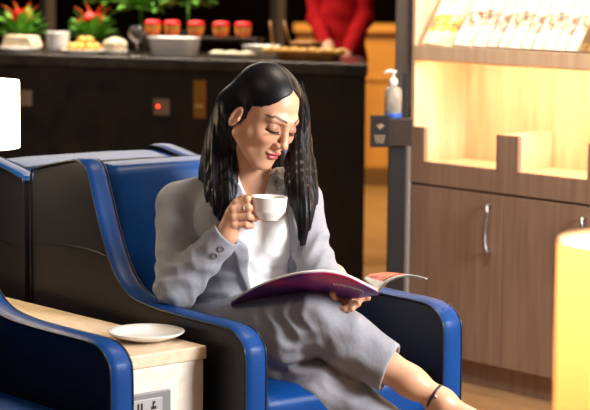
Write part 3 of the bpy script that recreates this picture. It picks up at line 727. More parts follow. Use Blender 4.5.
# ---- torso volume
def torso_core(P,o):
    f=U(.06,ell(tp(0,.0,.80),(.155+o,.098+o,.12)),ell(tp(0,.005,.66),(.125+o,.092+o,.15)),ell(tp(0,0,.54),(.165+o,.115+o,.12)),
        ell(tp(-.062,.062,.77),(.055+o,.045+o,.055)),ell(tp(.062,.062,.77),(.055+o,.045+o,.055)))
    return f(P)
def shoulders(o): return U(.04,cap(tp(-.03,-.01,.885),shR+[0,0,.012],.055+o,.048+o),cap(tp(.03,-.01,.885),shL+[0,0,.012],.055+o,.048+o))
neckB=tp(.0,-.005,.87)
HC=at(263,113.5,5.10)             # head centre
HS=1.04
# head orientation: yaw so that the face looks along -Y, pitched down, tilted
HR=rot3('Z',R(7))@rot3('Y',R(7))@rot3('X',R(26))
def hw(p): return HC+HR@(np.array(p,float)*HS)
# ---- head SDF in local coordinates
def head_local(q):
    x=np.abs(q[:,0]); S=np.stack([x,q[:,1],q[:,2]],1)
    d=U(.03,ell((0,.012,.044),(.071,.084,.074)),ell((0,-.028,-.012),(.060,.060,.088)))(S)
    d=smin(d,cap((.050,.0,-.055),(.016,-.060,-.102),.020,.016)(S),.03)      # jaw
    d=smin(d,ell((0,-.070,-.103),(.017,.015,.014))(S),.018)               # chin
    d=smin(d,ell((.040,-.058,-.028),(.024,.022,.020))(S),.022)            # cheek
    d=smin(d,ell((0,-.066,-.070),(.028,.020,.024))(S),.02)                # mouth mound
    d=smin(d,cap((.012,-.083,.022),(.040,-.070,.021),.010,.008)(S),.016)  # brow
    d=smax(d,-ell((.031,-.097,.001),(.019,.015,.013))(S),.012)            # socket
    d=smin(d,ell((.031,-.0745,-.001),(.0165,.0135,.0125))(S),.004)        # closed lid over the ball
    d=smax(d,-ell((.031,-.089,-.0085),(.016,.004,.0016))(S),.002)         # lash crease
    d=smax(d,-ell((.031,-.088,.0115),(.016,.004,.0012))(S),.003)          # lid crease
    d=smin(d,cap((0,-.082,.018),(0,-.103,-.030),.0065,.0085)(S),.011)     # nose bridge
    d=smin(d,ell((0,-.1055,-.034),(.0092,.0095,.0085))(S),.007)           # tip
    d=smin(d,ell((.0115,-.094,-.038),(.0068,.009,.0068))(S),.006)         # wings
    d=smax(d,-ell((.0065,-.101,-.0445),(.0035,.0045,.004))(S),.002)       # nostril
    d=smax(d,-cap((0,-.094,-.048),(0,-.091,-.056),.0025,.0025)(S),.006)   # philtrum
    d=smin(d,ell((.008,-.0865,-.0625),(.0165,.0085,.0055),rot3('Z',R(16)))(S),.004)   # upper lip
    d=smin(d,ell((0,-.0855,-.0735),(.0175,.0085,.0062))(S),.004)          # lower lip
    d=smax(d,-cap((0,-.0965,-.0675),(.024,-.080,-.0665),.0016,.0010)(S),.0025)
    # ears
    er=rot3('X',R(12)); e=SUB(ell((.076,.010,-.020),(.0075,.0125,.030),er@rot3('Z',R(-22))),ell((.0835,.006,-.014),(.009,.0075,.019),er),.003)
    d=smin(d,ell((.077,-.002,-.022),(.005,.004,.006))(S),.003)
    d=smin(d,e(S),.004)
    return d
def headf(P):
    q=((P-HC)@HR)/HS; d=head_local(q)*HS
    nk=U(.02,cap(hw((0,.030,-.03)),neckB,.050,.056))(P)
    d=smin(d,nk,.022)
    ch=U(.05,cap(neckB,tp(0,.0,.80),.06,.09),ell(tp(0,.02,.80),(.13,.085,.09)),cap(tp(-.02,.035,.868),tp(-.085,.012,.878),.018,.014),cap(tp(.02,.035,.868),tp(.085,.012,.878),.018,.014))(P)
    return smin(d,ch,.03)
Vh,Fh=surfnet(headf,np.minimum(HC-.17,tp(0,0,.76)-.18),np.maximum(HC+.17,tp(0,0,.8)+.18),.0019)
# ---- hands
def chain(pts,rs): return [cap(pts[i],pts[i+1],rs[i],rs[i+1]) for i in range(len(pts)-1)]
def hp(x,y,dn,base=5.03): return at(x,y,base-dn)
# right hand, gripping the cup handle, back of the hand towards the viewer
Rf=[
 [hp(236,203,.012),hp(247.5,199.5,.022),hp(255,201.5,.004),hp(254,203,-.014)],
 [hp(233,209.5,.018),hp(248.5,207.5,.027),hp(256.5,210,.006),hp(252,212,-.012)],
 [hp(233,217,.016),hp(248.5,216,.024),hp(255,218.5,.004),hp(249,220,-.012)],
 [hp(234,224.5,.010),hp(246,224.5,.016),hp(251.5,226,.000),hp(246,227,-.012)]]
fr=[[.0105,.0095,.0082,.0072],[.0105,.0097,.0084,.0074],[.0102,.0092,.0080,.0070],[.0094,.0080,.0070,.0062]]
thR=[hp(231,219,-.018),hp(235,207,-.024),hp(243,199,-.018),hp(251,197.5,-.008)]
palm=U(.014,cap(wrR,hp(235,206,.004),.024,.0145),cap(wrR,hp(233,214,.006),.024,.016),cap(wrR,hp(234,222,.000),.024,.0145),cap(hp(231,226,-.012),hp(234,212,-.012),.017,.014))
def handRf(P):
    d=palm(P)
    for pts,rs in zip(Rf,fr):
        d=smin(d,U(.004,*chain(pts,rs))(P),.0035)
        d=smin(d,ell(pts[0]+_f*-.002,(.0098,.0098,.0098))(P),.006)
    d=smin(d,U(.006,*chain(thR,[.014,.0125,.0105,.0085]))(P),.008)
    return smin(d,cap(wrR,elR*.45+wrR*.55,.0245,.034)(P),.012)
VR,FR=surfnet(handRf,wrR-.12,wrR+.13,.0017)
# left hand under the magazine
Lw=wrL
Lf=[
 [at(336,303,4.975),at(332.5,296,4.955),at(333,290.5,4.96),at(333.5,286.5,4.968)],
 [at(341,306,4.965),at(331,301,4.935),at(328,294,4.945),at(330,290,4.965)],
 [at(346,307,4.955),at(338,305,4.92),at(333,300,4.93),at(332,296,4.95)],
 [at(350,306,4.95),at(345,307,4.925),at(341,303,4.925),at(339,300,4.94)]]
Lf=[[at(341,299,4.985),at(334.5,299.5,4.965),at(332.5,294,4.955),at(333,288.5,4.958)],
 [at(345,301,4.975),at(351,305.5,4.955),at(345,309,4.95),at(338,308,4.955)],
 [at(348,300,4.975),at(356,304,4.955),at(352,308.5,4.945),at(345,309,4.95)],
 [at(350,298,4.98),at(360,300,4.96),at(358,304,4.95),at(352,306,4.955)]]
thL=[at(344,296,5.0),at(352,297,4.985),at(362,297.5,4.97),at(368,298,4.965)]
palmL=U(.014,cap(at(349,294,5.08),at(344,298,4.995),.022,.016),cap(at(349,294,5.08),at(350,298,4.995),.022,.014))
def handLf(P):
    d=palmL(P)
    for pts,s in zip(Lf,(1,1,.96,.85)): d=smin(d,U(.004,*chain(pts,[.010*s,.0088*s,.0078*s,.0066*s]))(P),.004)
    d=smin(d,U(.006,*chain(thL,[.012,.010,.009,.0075]))(P),.006)
    return smin(d,cap(at(349,294,5.08),at(334,276,5.14),.024,.032)(P),.01)
VL,FL=surfnet(handLf,at(349,300,5.0)-.15,at(349,300,5.0)+.15,.0018)
# right leg below the cuff, foot, and left foot
sR=nrm(anR-knR)
ft=anR+nrm(_r*.8+_f*-.25-_u*.52)*.13
def shoe_axes(a,t): return nrm(t-a)
def legR(P):
    mid=knR*.45+anR*.55
    d=U(.03,cap(knR,knR*.62+anR*.38,.050,.050),cap(knR*.62+anR*.38,knR*.25+anR*.75,.050,.035),cap(knR*.25+anR*.75,anR,.035,.0295))(P)
    d=smin(d,ell(anR+_f*-.022,(.012,.012,.014))(P),.012)
    d=smin(d,U(.02,cap(anR,anR*.4+ft*.6,.030,.027),cap(anR*.4+ft*.6,ft,.027,.020),cap(anR,anR-_u*.03-_r*.02,.028,.022))(P),.02)
    tdir=nrm(ft-anR); side=nrm(np.cross(tdir,_f))
    for j in range(5):
        o=(j-2)*.0135; d=smin(d,cap(ft+side*o*.8,ft+side*o+tdir*(.052-.004*j),.0105-.0008*j,.008-.0006*j)(P),.004)
    return d
VG,FG=surfnet(legR,np.minimum(knR,ft)-.12,np.maximum(knR,ft)+.12,.0035)
ftL=anL+nrm(np.array([.1,-1,-.25]))*.14
def legL(P):
    d=U(.03,cap(knL,anL,.05,.03),cap(anL,ftL,.032,.024),cap(anL,anL+np.array([0,.03,-.02]),.03,.024))(P)
    tdir=nrm(ftL-anL); side=nrm(np.cross(tdir,[0,0,1]))
    for j in range(5):
        o=(j-2)*.0135; d=smin(d,cap(ftL+side*o*.8,ftL+side*o+tdir*(.05-.004*j),.0105,.008)(P),.004)
    return d
VK,FK=surfnet(legL,np.minimum(anL,ftL)-.2,np.maximum(knL,ftL)+.1,.006)
# hidden trunk and limbs joining everything
def innerf(P):
    return U(.03,ell(tp(0,-.01,.75),(.13,.07,.14)),ell(tp(0,-.01,.58),(.14,.08,.12)),cap(tp(0,-.01,.84),shR,.045,.035),cap(tp(0,-.01,.84),shL,.045,.035),cap(shR,elR,.035,.03),cap(elR,wrR,.03,.022),
      cap(shL,elL,.035,.03),cap(elL,at(340,284,5.1),.03,.024),cap(hipR,knR,.06,.045),cap(hipL,knL,.06,.045))(P)
VI,FI=surfnet(innerf,(2.95,3.4,.3),(3.75,4.25,1.0),.009)
body=npmesh('body',[(Vh,Fh),(VR,FR),(VL,FL),(VG,FG),(VK,FK),(VI,FI)])
# tint (natural colour of skin, lips and make-up), plus a darker line between the lips
nv_=len(body.vertices); co=np.empty(nv_*3); body.vertices.foreach_get('co',co); co=co.reshape(-1,3)
q=((co-HC)@HR)/HS; X=np.abs(q[:,0]); Y=q[:,1]; Z=q[:,2]
col=np.tile(np.array([.70,.385,.24]),(nv_,1))
def blend(m,c):
    global col
    m=np.clip(m,0,1)[:,None]; col=col*(1-m)+np.array(c)*m
near=(Y<-.02)&(np.linalg.norm(q,axis=1)<.16)
def ss(a,b,x): t=np.clip((x-a)/(b-a),0,1); return t*t*(3-2*t)
blush=np.exp(-(((X-.05)/.02)**2+((Z+.03)/.018)**2))*near; blend(blush*.35,(.62,.22,.15))
lip=np.minimum(ss(.0245,.0215,X+np.abs(Z+.068)*.9),ss(.0125,.0105,np.abs(Z+.0685)+X*.16))*near*(Y<-.07); blend(lip,(.48,.085,.085))
ml=ss(.0016,.0006,np.abs(Z+.0668-X*.02))*(X<.022)*(Y<-.07)*near; blend(ml*.7,(.12,.02,.02))
sh=np.exp(-(((X-.032)/.017)**2+((Z-.004)/.009)**2))*near; blend(sh*.8,(.22,.09,.06))
lw=ss(.0040,.0020,np.abs(Z+.0075-((X-.032)*8)**2*.004+0*(X)))*(X>.0155)*(X<.051)*near*(Y<-.05); blend(lw,(.012,.008,.007))
bz=.0255+(X-.014)*.16-np.clip(X-.042,0,1)*.75; bw=.0028*(1-np.clip((X-.036)/.022,0,1)*.65)
br=ss(bw+.0012,bw-.0008,np.abs(Z-bz))*ss(.010,.014,X)*ss(.058,.052,X)*near; blend(br*.9,(.025,.014,.010))
at_=body.color_attributes.new('tint','FLOAT_COLOR','POINT'); at_.data.foreach_set('color',np.concatenate([col,np.ones((nv_,1))],1).astype(np.float32).ravel())
bo_=obj('body',body,M['skin'],wo)
# lashes: a short fan on each lid edge
b=BM()
for sg in (-1,1):
    for i in range(22):
        t=i/21; x=sg*(.018+t*.031); y0=-.0885+.55*(abs(x)-.03)**2*10+ (abs(x)-.031)*.12; z=-.0085
        p=hw((x,y0,z)); e=hw((x*1.03+sg*.001*t,y0-.0042,z-.0016-.0008*math.sin(i*2.1))); tube(b,[p,(p+e)/2+_u*-.0006,e],[.0007,.0005,.0002],4)
obj('eyelashes',b,M['lash'],bo_)
# ---- hair
hn=RNG.rand(8)*6
def hairf(P):
    q=((P-HC)@HR)/HS; x,y,z=q[:,0],q[:,1],q[:,2]
    cr=U(.03,ell((0,.012,.043),(.078,.090,.082)),ell((0,.040,-.015),(.074,.060,.085)))(q)
    pt=np.exp(-((x-.006)/.0045)**2)*.004*np.clip((z-.05)/.03,0,1)*(y<.03)
    cr=cr+pt
    xx=np.abs(x-.006)
    # the hairline rises to the parting and falls away towards the temples and ears
    hl=.093-.62*np.minimum(xx,.035)-1.15*np.maximum(xx-.035,0)
    face=np.minimum(hl-z,-(y+.018-.25*np.clip(.02-z,0,.1)))
    d=smax(cr,face*.8,.006)
    ear=ell((-.088,.006,-.030),(.026,.022,.034))(q)
    d=smax(d,-ear,.005)
    return d*HS
def strandpath(px,dep): return [at(x,y,d) for (x,y),d in zip(px,dep)]
def lock(pts,rs,fl=1.0):
    pts=catmull(pts,4); n=len(pts); r=np.interp(np.linspace(0,1,n),np.linspace(0,1,len(rs)),rs)
    return [cap(pts[i],pts[i+1],r[i],r[i+1]) for i in range(n-1)]
HP1=strandpath([(236,94),(226,118),(220,145),(216,170),(217,195),(223,226)],[5.14,5.15,5.155,5.14,5.115,5.085])
HP2=strandpath([(240,104),(233,125),(230,150),(229,172),(228,192),(228,215)],[5.16,5.16,5.155,5.13,5.10,5.085])
HP3=strandpath([(236,92),(228,112),(219,140),(214,170),(212,192),(214,214)],[5.16,5.18,5.185,5.17,5.14,5.12])
HP4=strandpath([(299,92),(301,112),(301,135),(299,160),(301,185),(306,212),(302,244)],[5.13,5.135,5.14,5.12,5.08,5.055,5.05])
HP5=strandpath([(294,82),(301,108),(303,142),(306,168),(310,192),(312,212)],[5.17,5.17,5.17,5.14,5.11,5.09])
HP6=strandpath([(304,122),(300,142),(291,160),(292,182),(298,205),(302,228)],[5.17,5.165,5.15,5.10,5.065,5.05])
hl_=lock(HP1,[.014,.026,.027,.026,.022,.010])+lock(HP2,[.012,.018,.022,.022,.018,.010])+lock(HP3,[.016,.022,.024,.022,.018,.008])
hr_=lock(HP4,[.006,.010,.018,.021,.020,.018,.006])+lock(HP5,[.010,.015,.021,.022,.018,.006])+lock(HP6,[.004,.009,.014,.017,.015,.006])
bk=U(.03,cap(hw((0,.055,-.02)),tp(0,-.08,.86),.055,.045),cap(hw((-.04,.06,-.02)),tp(-.10,-.05,.90),.05,.03),cap(hw((.04,.06,-.02)),tp(.10,-.05,.90),.05,.03))
def hairall(P):
    d=hairf(P); a=U(.012,*hl_)(P); c=U(.012,*hr_)(P)
    e=bk(P); d=smin(d,smin(smin(a,c,.01),e,.03),.03)
    # combed relief running down the falls
    u=P@_r; z=P[:,2]
    w=np.clip((1.13-z)/.06,0,1)
    d=d+w*(.0009*np.sin(u*620+np.sin(z*21)*2.2)+.0012*np.sin(u*330+z*14)+.0008*np.sin((P@_f)*420+z*17))
    q=((P-HC)@HR)/HS; an=np.arctan2(q[:,1]-.0,q[:,0]-.012)
    d=d+0*an
    return d
Vx,Fx=surfnet(hairall,(HC[0]-.2,HC[1]-.19,.74),(HC[0]+.22,HC[1]+.24,1.25),.0025,marg=1.9)
hair=obj('hair',npmesh('hair',[(Vx,Fx)]),M['hair'],wo)
b=BM()
def wisps(path,rad,n,l0=.25):
    P=catmull(path,5); N=len(P)
    for i in range(n):
        o=(_r*RNG.uniform(-1,1)+_f*RNG.uniform(-1,.3))*rad; a=int(N*RNG.uniform(0,l0)); e=N-1-int(RNG.uniform(0,3))
        ph=RNG.uniform(0,6); pts=[]
        for k in range(a,e+1,2):
            t=k/(N-1); pts.append(P[k]+o*(1-.55*max(0,t-.6)/.4)+_r*.002*math.sin(ph+t*5))
        pts.append(pts[-1]+(pts[-1]-pts[-2])*RNG.uniform(.3,1.4))
        m=len(pts); tube(b,pts,[.0008*(1-.8*(j/(m-1))**3) for j in range(m)],4)
for pth,rd in ((HP1,.026),(HP2,.02),(HP3,.022),(HP4,.02),(HP5,.021),(HP6,.014)): wisps(pth,rd,44)
obj('loose_strands',b,M['hair'],hair)
# ---- shirt
def shirtf(P):
    q=tloc(P); d=torso_core(P,.004); d=smin(d,shoulders(-.012)(P),.03)
    d=smin(d,cap(neckB-[0,0,.03],neckB+[0,0,.0],.066,.062)(P),.03)
    vw=.012+np.clip(q[:,2]-.815,0,1)*.50      # open neck
    v=np.maximum(np.abs(q[:,0])-vw,-(q[:,2]-.815)); v=np.maximum(v,-(q[:,1]-.0))
    d=smax(d,-v,.006); d=smax(d,q[:,2]-.905,.01)
    z=q[:,2]; d=d+.0012*np.sin(q[:,0]*75+z*22+2*np.sin(z*31))*np.clip((.80-z)/.1,0,1)+fold(P,tp(.02,.1,.67),tl*.5+tz,.035,.003,.06)
    return d
Vs,Fs_=surfnet(shirtf,(2.98,3.75,.42),(3.62,4.2,.93),.004)
sh_=obj('shirt',npmesh('shirt',[(Vs,Fs_)]),M['shirt'],wo)
# collar wings, laid on the surface of neck and shirt
def castf(fn,x,y,off=.004,d0=4.85,d1=5.4):
    p0=at(x,y,d0); dr=at(x,y,d1)-p0; ts=np.linspace(0,1,500); PP=p0+dr*ts[:,None]; sd=fn(PP)<0
    k=np.argmax(sd); return (PP[k] if sd[k] else at(x,y,5.12))-_f*off
both=lambda P: np.minimum(shirtf(P),headf(P))
def wing(rows,name):
    G=[[castf(both,x,y,.006) for x,y in r] for r in rows]; b=BM(); sheet(b,G,.004); return obj(name,b,M['shirt'],sh_)
def sheet(b,G,th=.0018):
    """G: grid of 3D points -> thin solid sheet"""
    n,m=len(G),len(G[0]); G=np.array(G); du=np.gradient(G,axis=0); dv_=np.gradient(G,axis=1); N=np.cross(du,dv_); N/=np.linalg.norm(N,axis=2)[...,None]+1e-12
    T=[[b.verts.new(Vector(G[i,j]+N[i,j]*th/2)) for j in range(m)] for i in range(n)]; D=[[b.verts.new(Vector(G[i,j]-N[i,j]*th/2)) for j in range(m)] for i in range(n)]
    for i in range(n-1):
        for j in range(m-1):
            b.faces.new((T[i][j],T[i+1][j],T[i+1][j+1],T[i][j+1])); b.faces.new((D[i][j],D[i][j+1],D[i+1][j+1],D[i+1][j]))
    for i in range(n-1):
        b.faces.new((T[i][0],D[i][0],D[i+1][0],T[i+1][0])); b.faces.new((T[i][-1],T[i+1][-1],D[i+1][-1],D[i][-1]))
    for j in range(m-1):
        b.faces.new((T[0][j],T[0][j+1],D[0][j+1],D[0][j])); b.faces.new((T[-1][j],D[-1][j],D[-1][j+1],T[-1][j+1]))
wing([[(231,176),(234,174),(237,173)],[(232,184),(236,184),(241,183)],[(234,193),(239,193),(245,193)],[(237,201),(243,201),(249,201)]],'collar_wing')
wing([[(271,170),(277,168),(284,167)],[(269,180),(277,180),(287,180)],[(266,190),(276,191),(289,192)],[(264,199),(275,200),(288,202)]],'collar_wing')
for z in (.60,.66,.72):
    b=BM(); c=tp(.004,.10,z); bmesh.ops.create_uvsphere(b,u_segments=12,v_segments=8,radius=.0045,matrix=Matrix.Translation(Vector(c+tf*.004))); obj('shirt_button',b,M['button'],sh_) if False else b.free()
# ---- jacket
slR=U(.02,cap(shR,elR,.062,.054),cap(elR,wrR*.97+elR*.03,.054,.040))
slL=U(.02,cap(shL,elL,.056,.046),cap(elL,at(338,290,5.09),.045,.036))
def jacketf(P):
    q=tloc(P); l,f_,z=q[:,0],q[:,1],q[:,2]
    d=torso_core(P,.015); d=smin(d,shoulders(.006)(P),.03)
    # front opening
    cR=-.052-.12*np.clip(z-.70,0,1)*0-.05*np.clip((z-.74)/.15,0,1)*0; 
    lo_=np.interp(z,[.45,.58,.66,.76,.86,.92],[-.035,-.040,-.050,-.062,-.060,-.055]); hi_=np.interp(z,[.45,.58,.66,.76,.86,.92],[.085,.080,.072,.066,.060,.055])
    op=np.maximum(np.maximum(lo_-l,l-hi_),-(f_-.01))
    # lapels: raised band beside the opening
    wR=np.interp(z,[.60,.64,.80,.84,.845,.90],[0,.012,.055,.062,.040,.035]); 
    lap=np.where(l<0,np.maximum(l-lo_,lo_-wR-l),np.maximum(hi_-l,l-hi_-wR))
    d=d-.0085*ss(.003,-.002,lap)*(z>.60)*(f_>0)
    d=smax(d,-op,.004)
    d=smax(d,z-.915,.006); d=smax(d,.47-z,.01)
    d=smax(d,-cap(neckB-[0,0,.06]+tf*.03,neckB+[0,0,.15],.078,.082)(P),.006)
    return d
def sleeves(P):
    a=slR(P); c=slL(P)
    a=a+fold(P,elR+_u*.02,nrm(shR-elR)+_r*.5,.032,.0055,.055)+fold(P,(elR+wrR)/2,nrm(wrR-elR)+_u*.35,.04,.003,.05,1)+fold(P,shR-_u*.06,_u+_r*.4,.05,.003,.06,2)
    c=c+fold(P,elL+_u*.03,_u-_r*.5,.034,.0045,.05)+fold(P,shL-_u*.06,_u+_r*.3,.05,.003,.05,1)
    return smin(a,c,.001)
ax=nrm(wrR-elR)
def jk(P):
    d=smin(jacketf(P),sleeves(P),.014)
    d=d+fold(P,tp(-.1,.08,.66),tz+tl*.6,.04,.0028,.07)+fold(P,tp(.11,.06,.66),tz-tl*.7,.045,.0028,.07)
    # cuff opening of the right sleeve
    s=(P-elR)@ax; L=np.linalg.norm(wrR-elR); near=np.linalg.norm(P-wrR,axis=1)<.085
    inside=cap(elR,wrR+ax*.05,.040,.031)(P)
    d=np.where(near,np.maximum(smax(d,s-L*1.0,.003),-np.maximum(inside,-(s-L*.90))),d)
    return d
Vj,Fj=surfnet(jk,(2.92,3.70,.43),(3.72,4.25,.96),.0034,marg=2.0)
jo=obj('blazer',npmesh('blazer',[(Vj,Fj)]),M['suit'],wo)
for (x,y) in ((221,249),(214.5,255.5)):
    p0=at(x,y,4.9); dr=nrm(at(x,y,5.2)-p0); ts=np.linspace(0,.3,400); PP=p0+dr*ts[:,None]; sd_=jk(PP); k=np.argmax(sd_<0); c=PP[k]
    g=np.array([jk((c+e)[None])[0]-jk((c-e)[None])[0] for e in np.eye(3)*.004]); n=Vector(nrm(g)); xa=n.orthogonal().normalized(); ya=n.cross(xa)
    b=BM(); lathe(b,[(.0085,-.002),(.009,.0015),(.0075,.003),(.0065,.0022),(0,.002)],Vector(c),20,axis=Matrix((xa,ya,n)).transposed()); obj('cuff_button',b,M['button'],jo)
# ---- trousers
cuff=knR*.36+anR*.64; cuffd=nrm(anR-knR)
def trouf(P):
    th=U(.05,cap(hipR+np.array([.02,-.02,-.02]),at(285,345,5.0),.095,.055),ell(tp(0,-.01,.53),(.155,.11,.10)),cap(hipR+np.array([-.01,0,-.005]),knR,.098,.077))(P)
    rs=U(.02,cap(knR,knR*.75+anR*.25,.077,.069),cap(knR*.75+anR*.25,knR*.30+anR*.70,.069,.060))(P)
    r=smin(th,rs,.02)
    l=U(.025,cap(hipL+np.array([-.03,0,-.03]),knL,.098,.070),cap(knL,anL*.85+knL*.15,.064,.056))(P)
    l=smin(l,cap(at(258,352,5.12),at(318,388,5.01),.082,.070)(P),.02)
    s=(P-knR)@cuffd; Lr=np.linalg.norm(anR-knR)
    cut=s-Lr*.585+.10*((P-knR)@_u)*0+ .18*((P-(knR+cuffd*Lr*.585))@_u)
    nearR=np.linalg.norm(P-cuff,axis=1)<.16
    r=np.where(nearR,smax(r,cut,.004),r)
    hollow=cap(knR,anR,.058,.054)(P); r=np.where(nearR,np.maximum(r,-np.maximum(hollow,-(cut+.05))),r)
    # creases
    r=r+fold(P,at(287,320,4.95),_r*1+_u*.15,.034,.003,.05,.4)+fold(P,at(330,330,4.93),_r+_u*.45,.055,.0028,.05,2.2)+fold(P,at(300,350,4.95),_u+_r*.25,.03,.0028,.04)+fold(P,at(355,340,4.93),_u*.8+_r*.35,.05,.0025,.06)
    l=l+fold(P,at(305,375,4.98),_u+_r*.35,.040,.004,.06)+fold(P,at(350,375,4.95),_u+_r*.6,.045,.004,.05,1)
    return smin(r,l,.008)
Vt,Ft=surfnet(trouf,(2.98,3.2,.10),(3.75,4.25,.70),.0036,marg=2.0)
obj('trousers',npmesh('trousers',[(Vt,Ft)]),M['suit'],wo)
# ---- anklet, ring, nails
c=Vector(knR*.06+anR*.94); zax=Vector(cuffd); xax=zax.orthogonal().normalized(); yax=zax.cross(xax); AX=Matrix((xax,yax,zax)).transposed()
b=BM(); tube(b,[c+AX@Vector((.0335*math.cos(a),.0335*math.sin(a),.003*math.sin(a))) for a in np.linspace(0,2*math.pi,32,endpoint=False)],.0034,8,closed=True,flat=1.0)
an=obj('anklet',b,M['dark'],wo,label='thin black anklet')
b=BM(); bd=c+Vector(-_f*.036+_u*.004); bmesh.ops.create_uvsphere(b,u_segments=12,v_segments=8,radius=.0045,matrix=Matrix.Translation(bd)); obj('anklet_bead',b,M['steel'],an)
rc=(Rf[1][0]*.25+Rf[1][1]*.75); zax=Vector(nrm(Rf[1][1]-Rf[1][0])); xax=zax.orthogonal().normalized(); yax=zax.cross(xax); AX=Matrix((xax,yax,zax)).transposed()
b=BM(); tube(b,[Vector(rc)+AX@Vector((.0104*math.cos(a),.0104*math.sin(a),0)) for a in np.linspace(0,2*math.pi,24,endpoint=False)],.0014,6,closed=True); obj('ring',b,M['steel'],wo)
b=BM(); nd=nrm(Lf[0][3]-Lf[0][2]); bmesh.ops.create_uvsphere(b,u_segments=14,v_segments=8,radius=1,matrix=Matrix.Translation(Vector(Lf[0][3]-_f*.0045+nd*.003))@Matrix.Diagonal((.0050,.0035,.0075,1))); obj('fingernail',b,M['nail'],wo,label='white painted fingernail')
# ================================================================== CUP
cc=at(269,197.5,5.03); tiltc=R(3)
A=Matrix.Rotation(R(2),3,Vector(_f))
cp=thing('coffee_cup','white coffee cup held in the woman\'s right hand','cup',tuple(Vector(cc)-Vector((0,0,.055))))
b=BM(); r0=.0465
lathe(b,[(.0,-.053),(.022,-.054),(.024,-.056),(.027,-.056),(.0275,-.052),(.036,-.045),(.0425,-.034),(.0438,-.031),(.0432,-.029),(.0448,-.026),(r0,.0),(r0+.0006,.002),(r0-.001,.003),(r0-.0035,.001),(.041,-.027),(.034,-.042),(.02,-.047),(0,-.048)],Vector(cc),56,axis=A,cap=False); cb=obj('cup_body',b,M['china'],cp)
b=BM(); hdp=[cc-_r*.044-_u*.008,cc-_r*.058-_u*.004,cc-_r*.066-_u*.014,cc-_r*.062-_u*.028,cc-_r*.041-_u*.034]
tube(b,catmull(hdp,6),.0042,10); obj('handle',b,M['china'],cp)
b=BM(); lathe(b,[(0,-.0121),(.043,-.0121),(.043,-.012),(0,-.0118)],Vector(cc),40,axis=A,cap=False); obj('coffee',b,mat('coffee',(.05,.02,.01),.1),cp)
# ================================================================== MAGAZINE
def mgrid(top,low,n,m,sag=0):
    """two edges (pixel x, y, distance) joined by a gently curved surface"""
    a=[at(*p) for p in top]; c=[at(*p) for p in low]
    def rs(P,k):
        P=catmull(P,8); L=np.concatenate([[0],np.cumsum([np.linalg.norm(P[i+1]-P[i]) for i in range(len(P)-1)])]); P=np.array(P); t=np.linspace(0,L[-1],k)
        return np.stack([np.interp(t,L,P[:,j]) for j in range(3)],1)
    A=rs(a,n); C=rs(c,n); G=np.zeros((n,m,3))
    for j in range(m):
        v=j/(m-1); G[:,j]=A*(1-v)+C*v; G[:,j]+=np.array([0,0,-sag*4*v*(1-v)])
    return G
def cover_material():
    m,nt,bs=nodes('purple_cover'); L=nt.links; tc=nt.nodes.new('ShaderNodeTexCoord')
    n=nt.nodes.new('ShaderNodeTexNoise'); n.inputs['Scale'].default_value=9; n.inputs['Detail'].default_value=2; L.new(tc.outputs['Object'],n.inputs['Vector'])
    cr=nt.nodes.new('ShaderNodeValToRGB'); E=cr.color_ramp.elements; E[0].position=.30; E[0].color=(.06,.02,.15,1); E[1].position=.72; E[1].color=(.65,.015,.06,1)
    x=E.new(.50); x.color=(.17,.03,.25,1); x=E.new(.60); x.color=(.42,.03,.2,1)
    L.new(n.outputs[0],cr.inputs[0]); L.new(cr.outputs[0],bs.inputs['Base Color']); bs.inputs['Roughness'].default_value=.3; return m
mz=thing('magazine','open purple covered magazine held on the woman\'s crossed knee','magazine',tuple(at(318,292,4.98)))
t1=[(231,303,5.06),(250,291.5,5.0),(270,282.5,4.95),(290,276.5,4.91),(308,273.5,4.885),(326,272.5,4.88),(346,276.5,4.88),(363,284.5,4.885),(379,292.5,4.89)]
l1=[(231,307,5.12),(248,301,5.10),(268,300,5.08),(290,298,5.06),(310,298,5.03),(330,299,5.0),(346,299,4.97),(362,297.5,4.94),(378,294.5,4.91)]
G=mgrid(t1,l1,44,14,.004); b=BM(); sheet(b,G,.0016); cv=obj('cover',b,cover_material(),mz,label='purple and red magazine cover')
G2=[[p+_u*.0046+_f*.0010 for p in r] for r in G]; b=BM(); sheet(b,G2,.0056); obj('pages',b,mat('white_paper',(.86,.85,.82),.5),mz)
t2=[(379,292.5,4.89),(384,285.5,4.88),(393,279.5,4.87),(404,276.5,4.86),(415,276.5,4.85),(427,279.5,4.84)]
l2=[(366,281,5.02),(371,277,5.02),(380,274.5,5.01),(391,273,5.0),(402,273.5,4.99),(413,276,4.98)]
l2=[(364,279,5.03),(369,276.5,5.03),(377,275,5.02),(386,274,5.01),(394,274,5.0),(402,276,4.99)]
H=mgrid(t2,l2,30,10,.0); b=BM(); sheet(b,H,.0016); obj('cover',b,mat('back_cover',(.55,.5,.5),.35),mz,label='outside of the second cover')
def redpage():
    m,nt,bs=nodes('red_page'); L=nt.links; tc=nt.nodes.new('ShaderNodeTexCoord')
    n=nt.nodes.new('ShaderNodeTexNoise'); n.inputs['Scale'].default_value=30; L.new(tc.outputs['Object'],n.inputs['Vector'])
    cr=nt.nodes.new('ShaderNodeValToRGB'); E=cr.color_ramp.elements; E[0].position=.35; E[0].color=(.6,.02,.01,1); E[1].position=.65; E[1].color=(.8,.3,.12,1)
    L.new(n.outputs[0],cr.inputs[0]); L.new(cr.outputs[0],bs.inputs['Base Color']); return m
b=BM(); sheet(b,[[p+_u*.0022-_f*.0004 for p in r] for r in H],.002); obj('pages',b,mat('white_paper_edge',(.86,.85,.82),.5),mz)
b=BM(); sheet(b,[[p+_u*.0042+_f*.004 for p in r[1:]] for r in H[2:20]],.0008); obj('printed_page',b,redpage(),mz,label='red printed inner page')
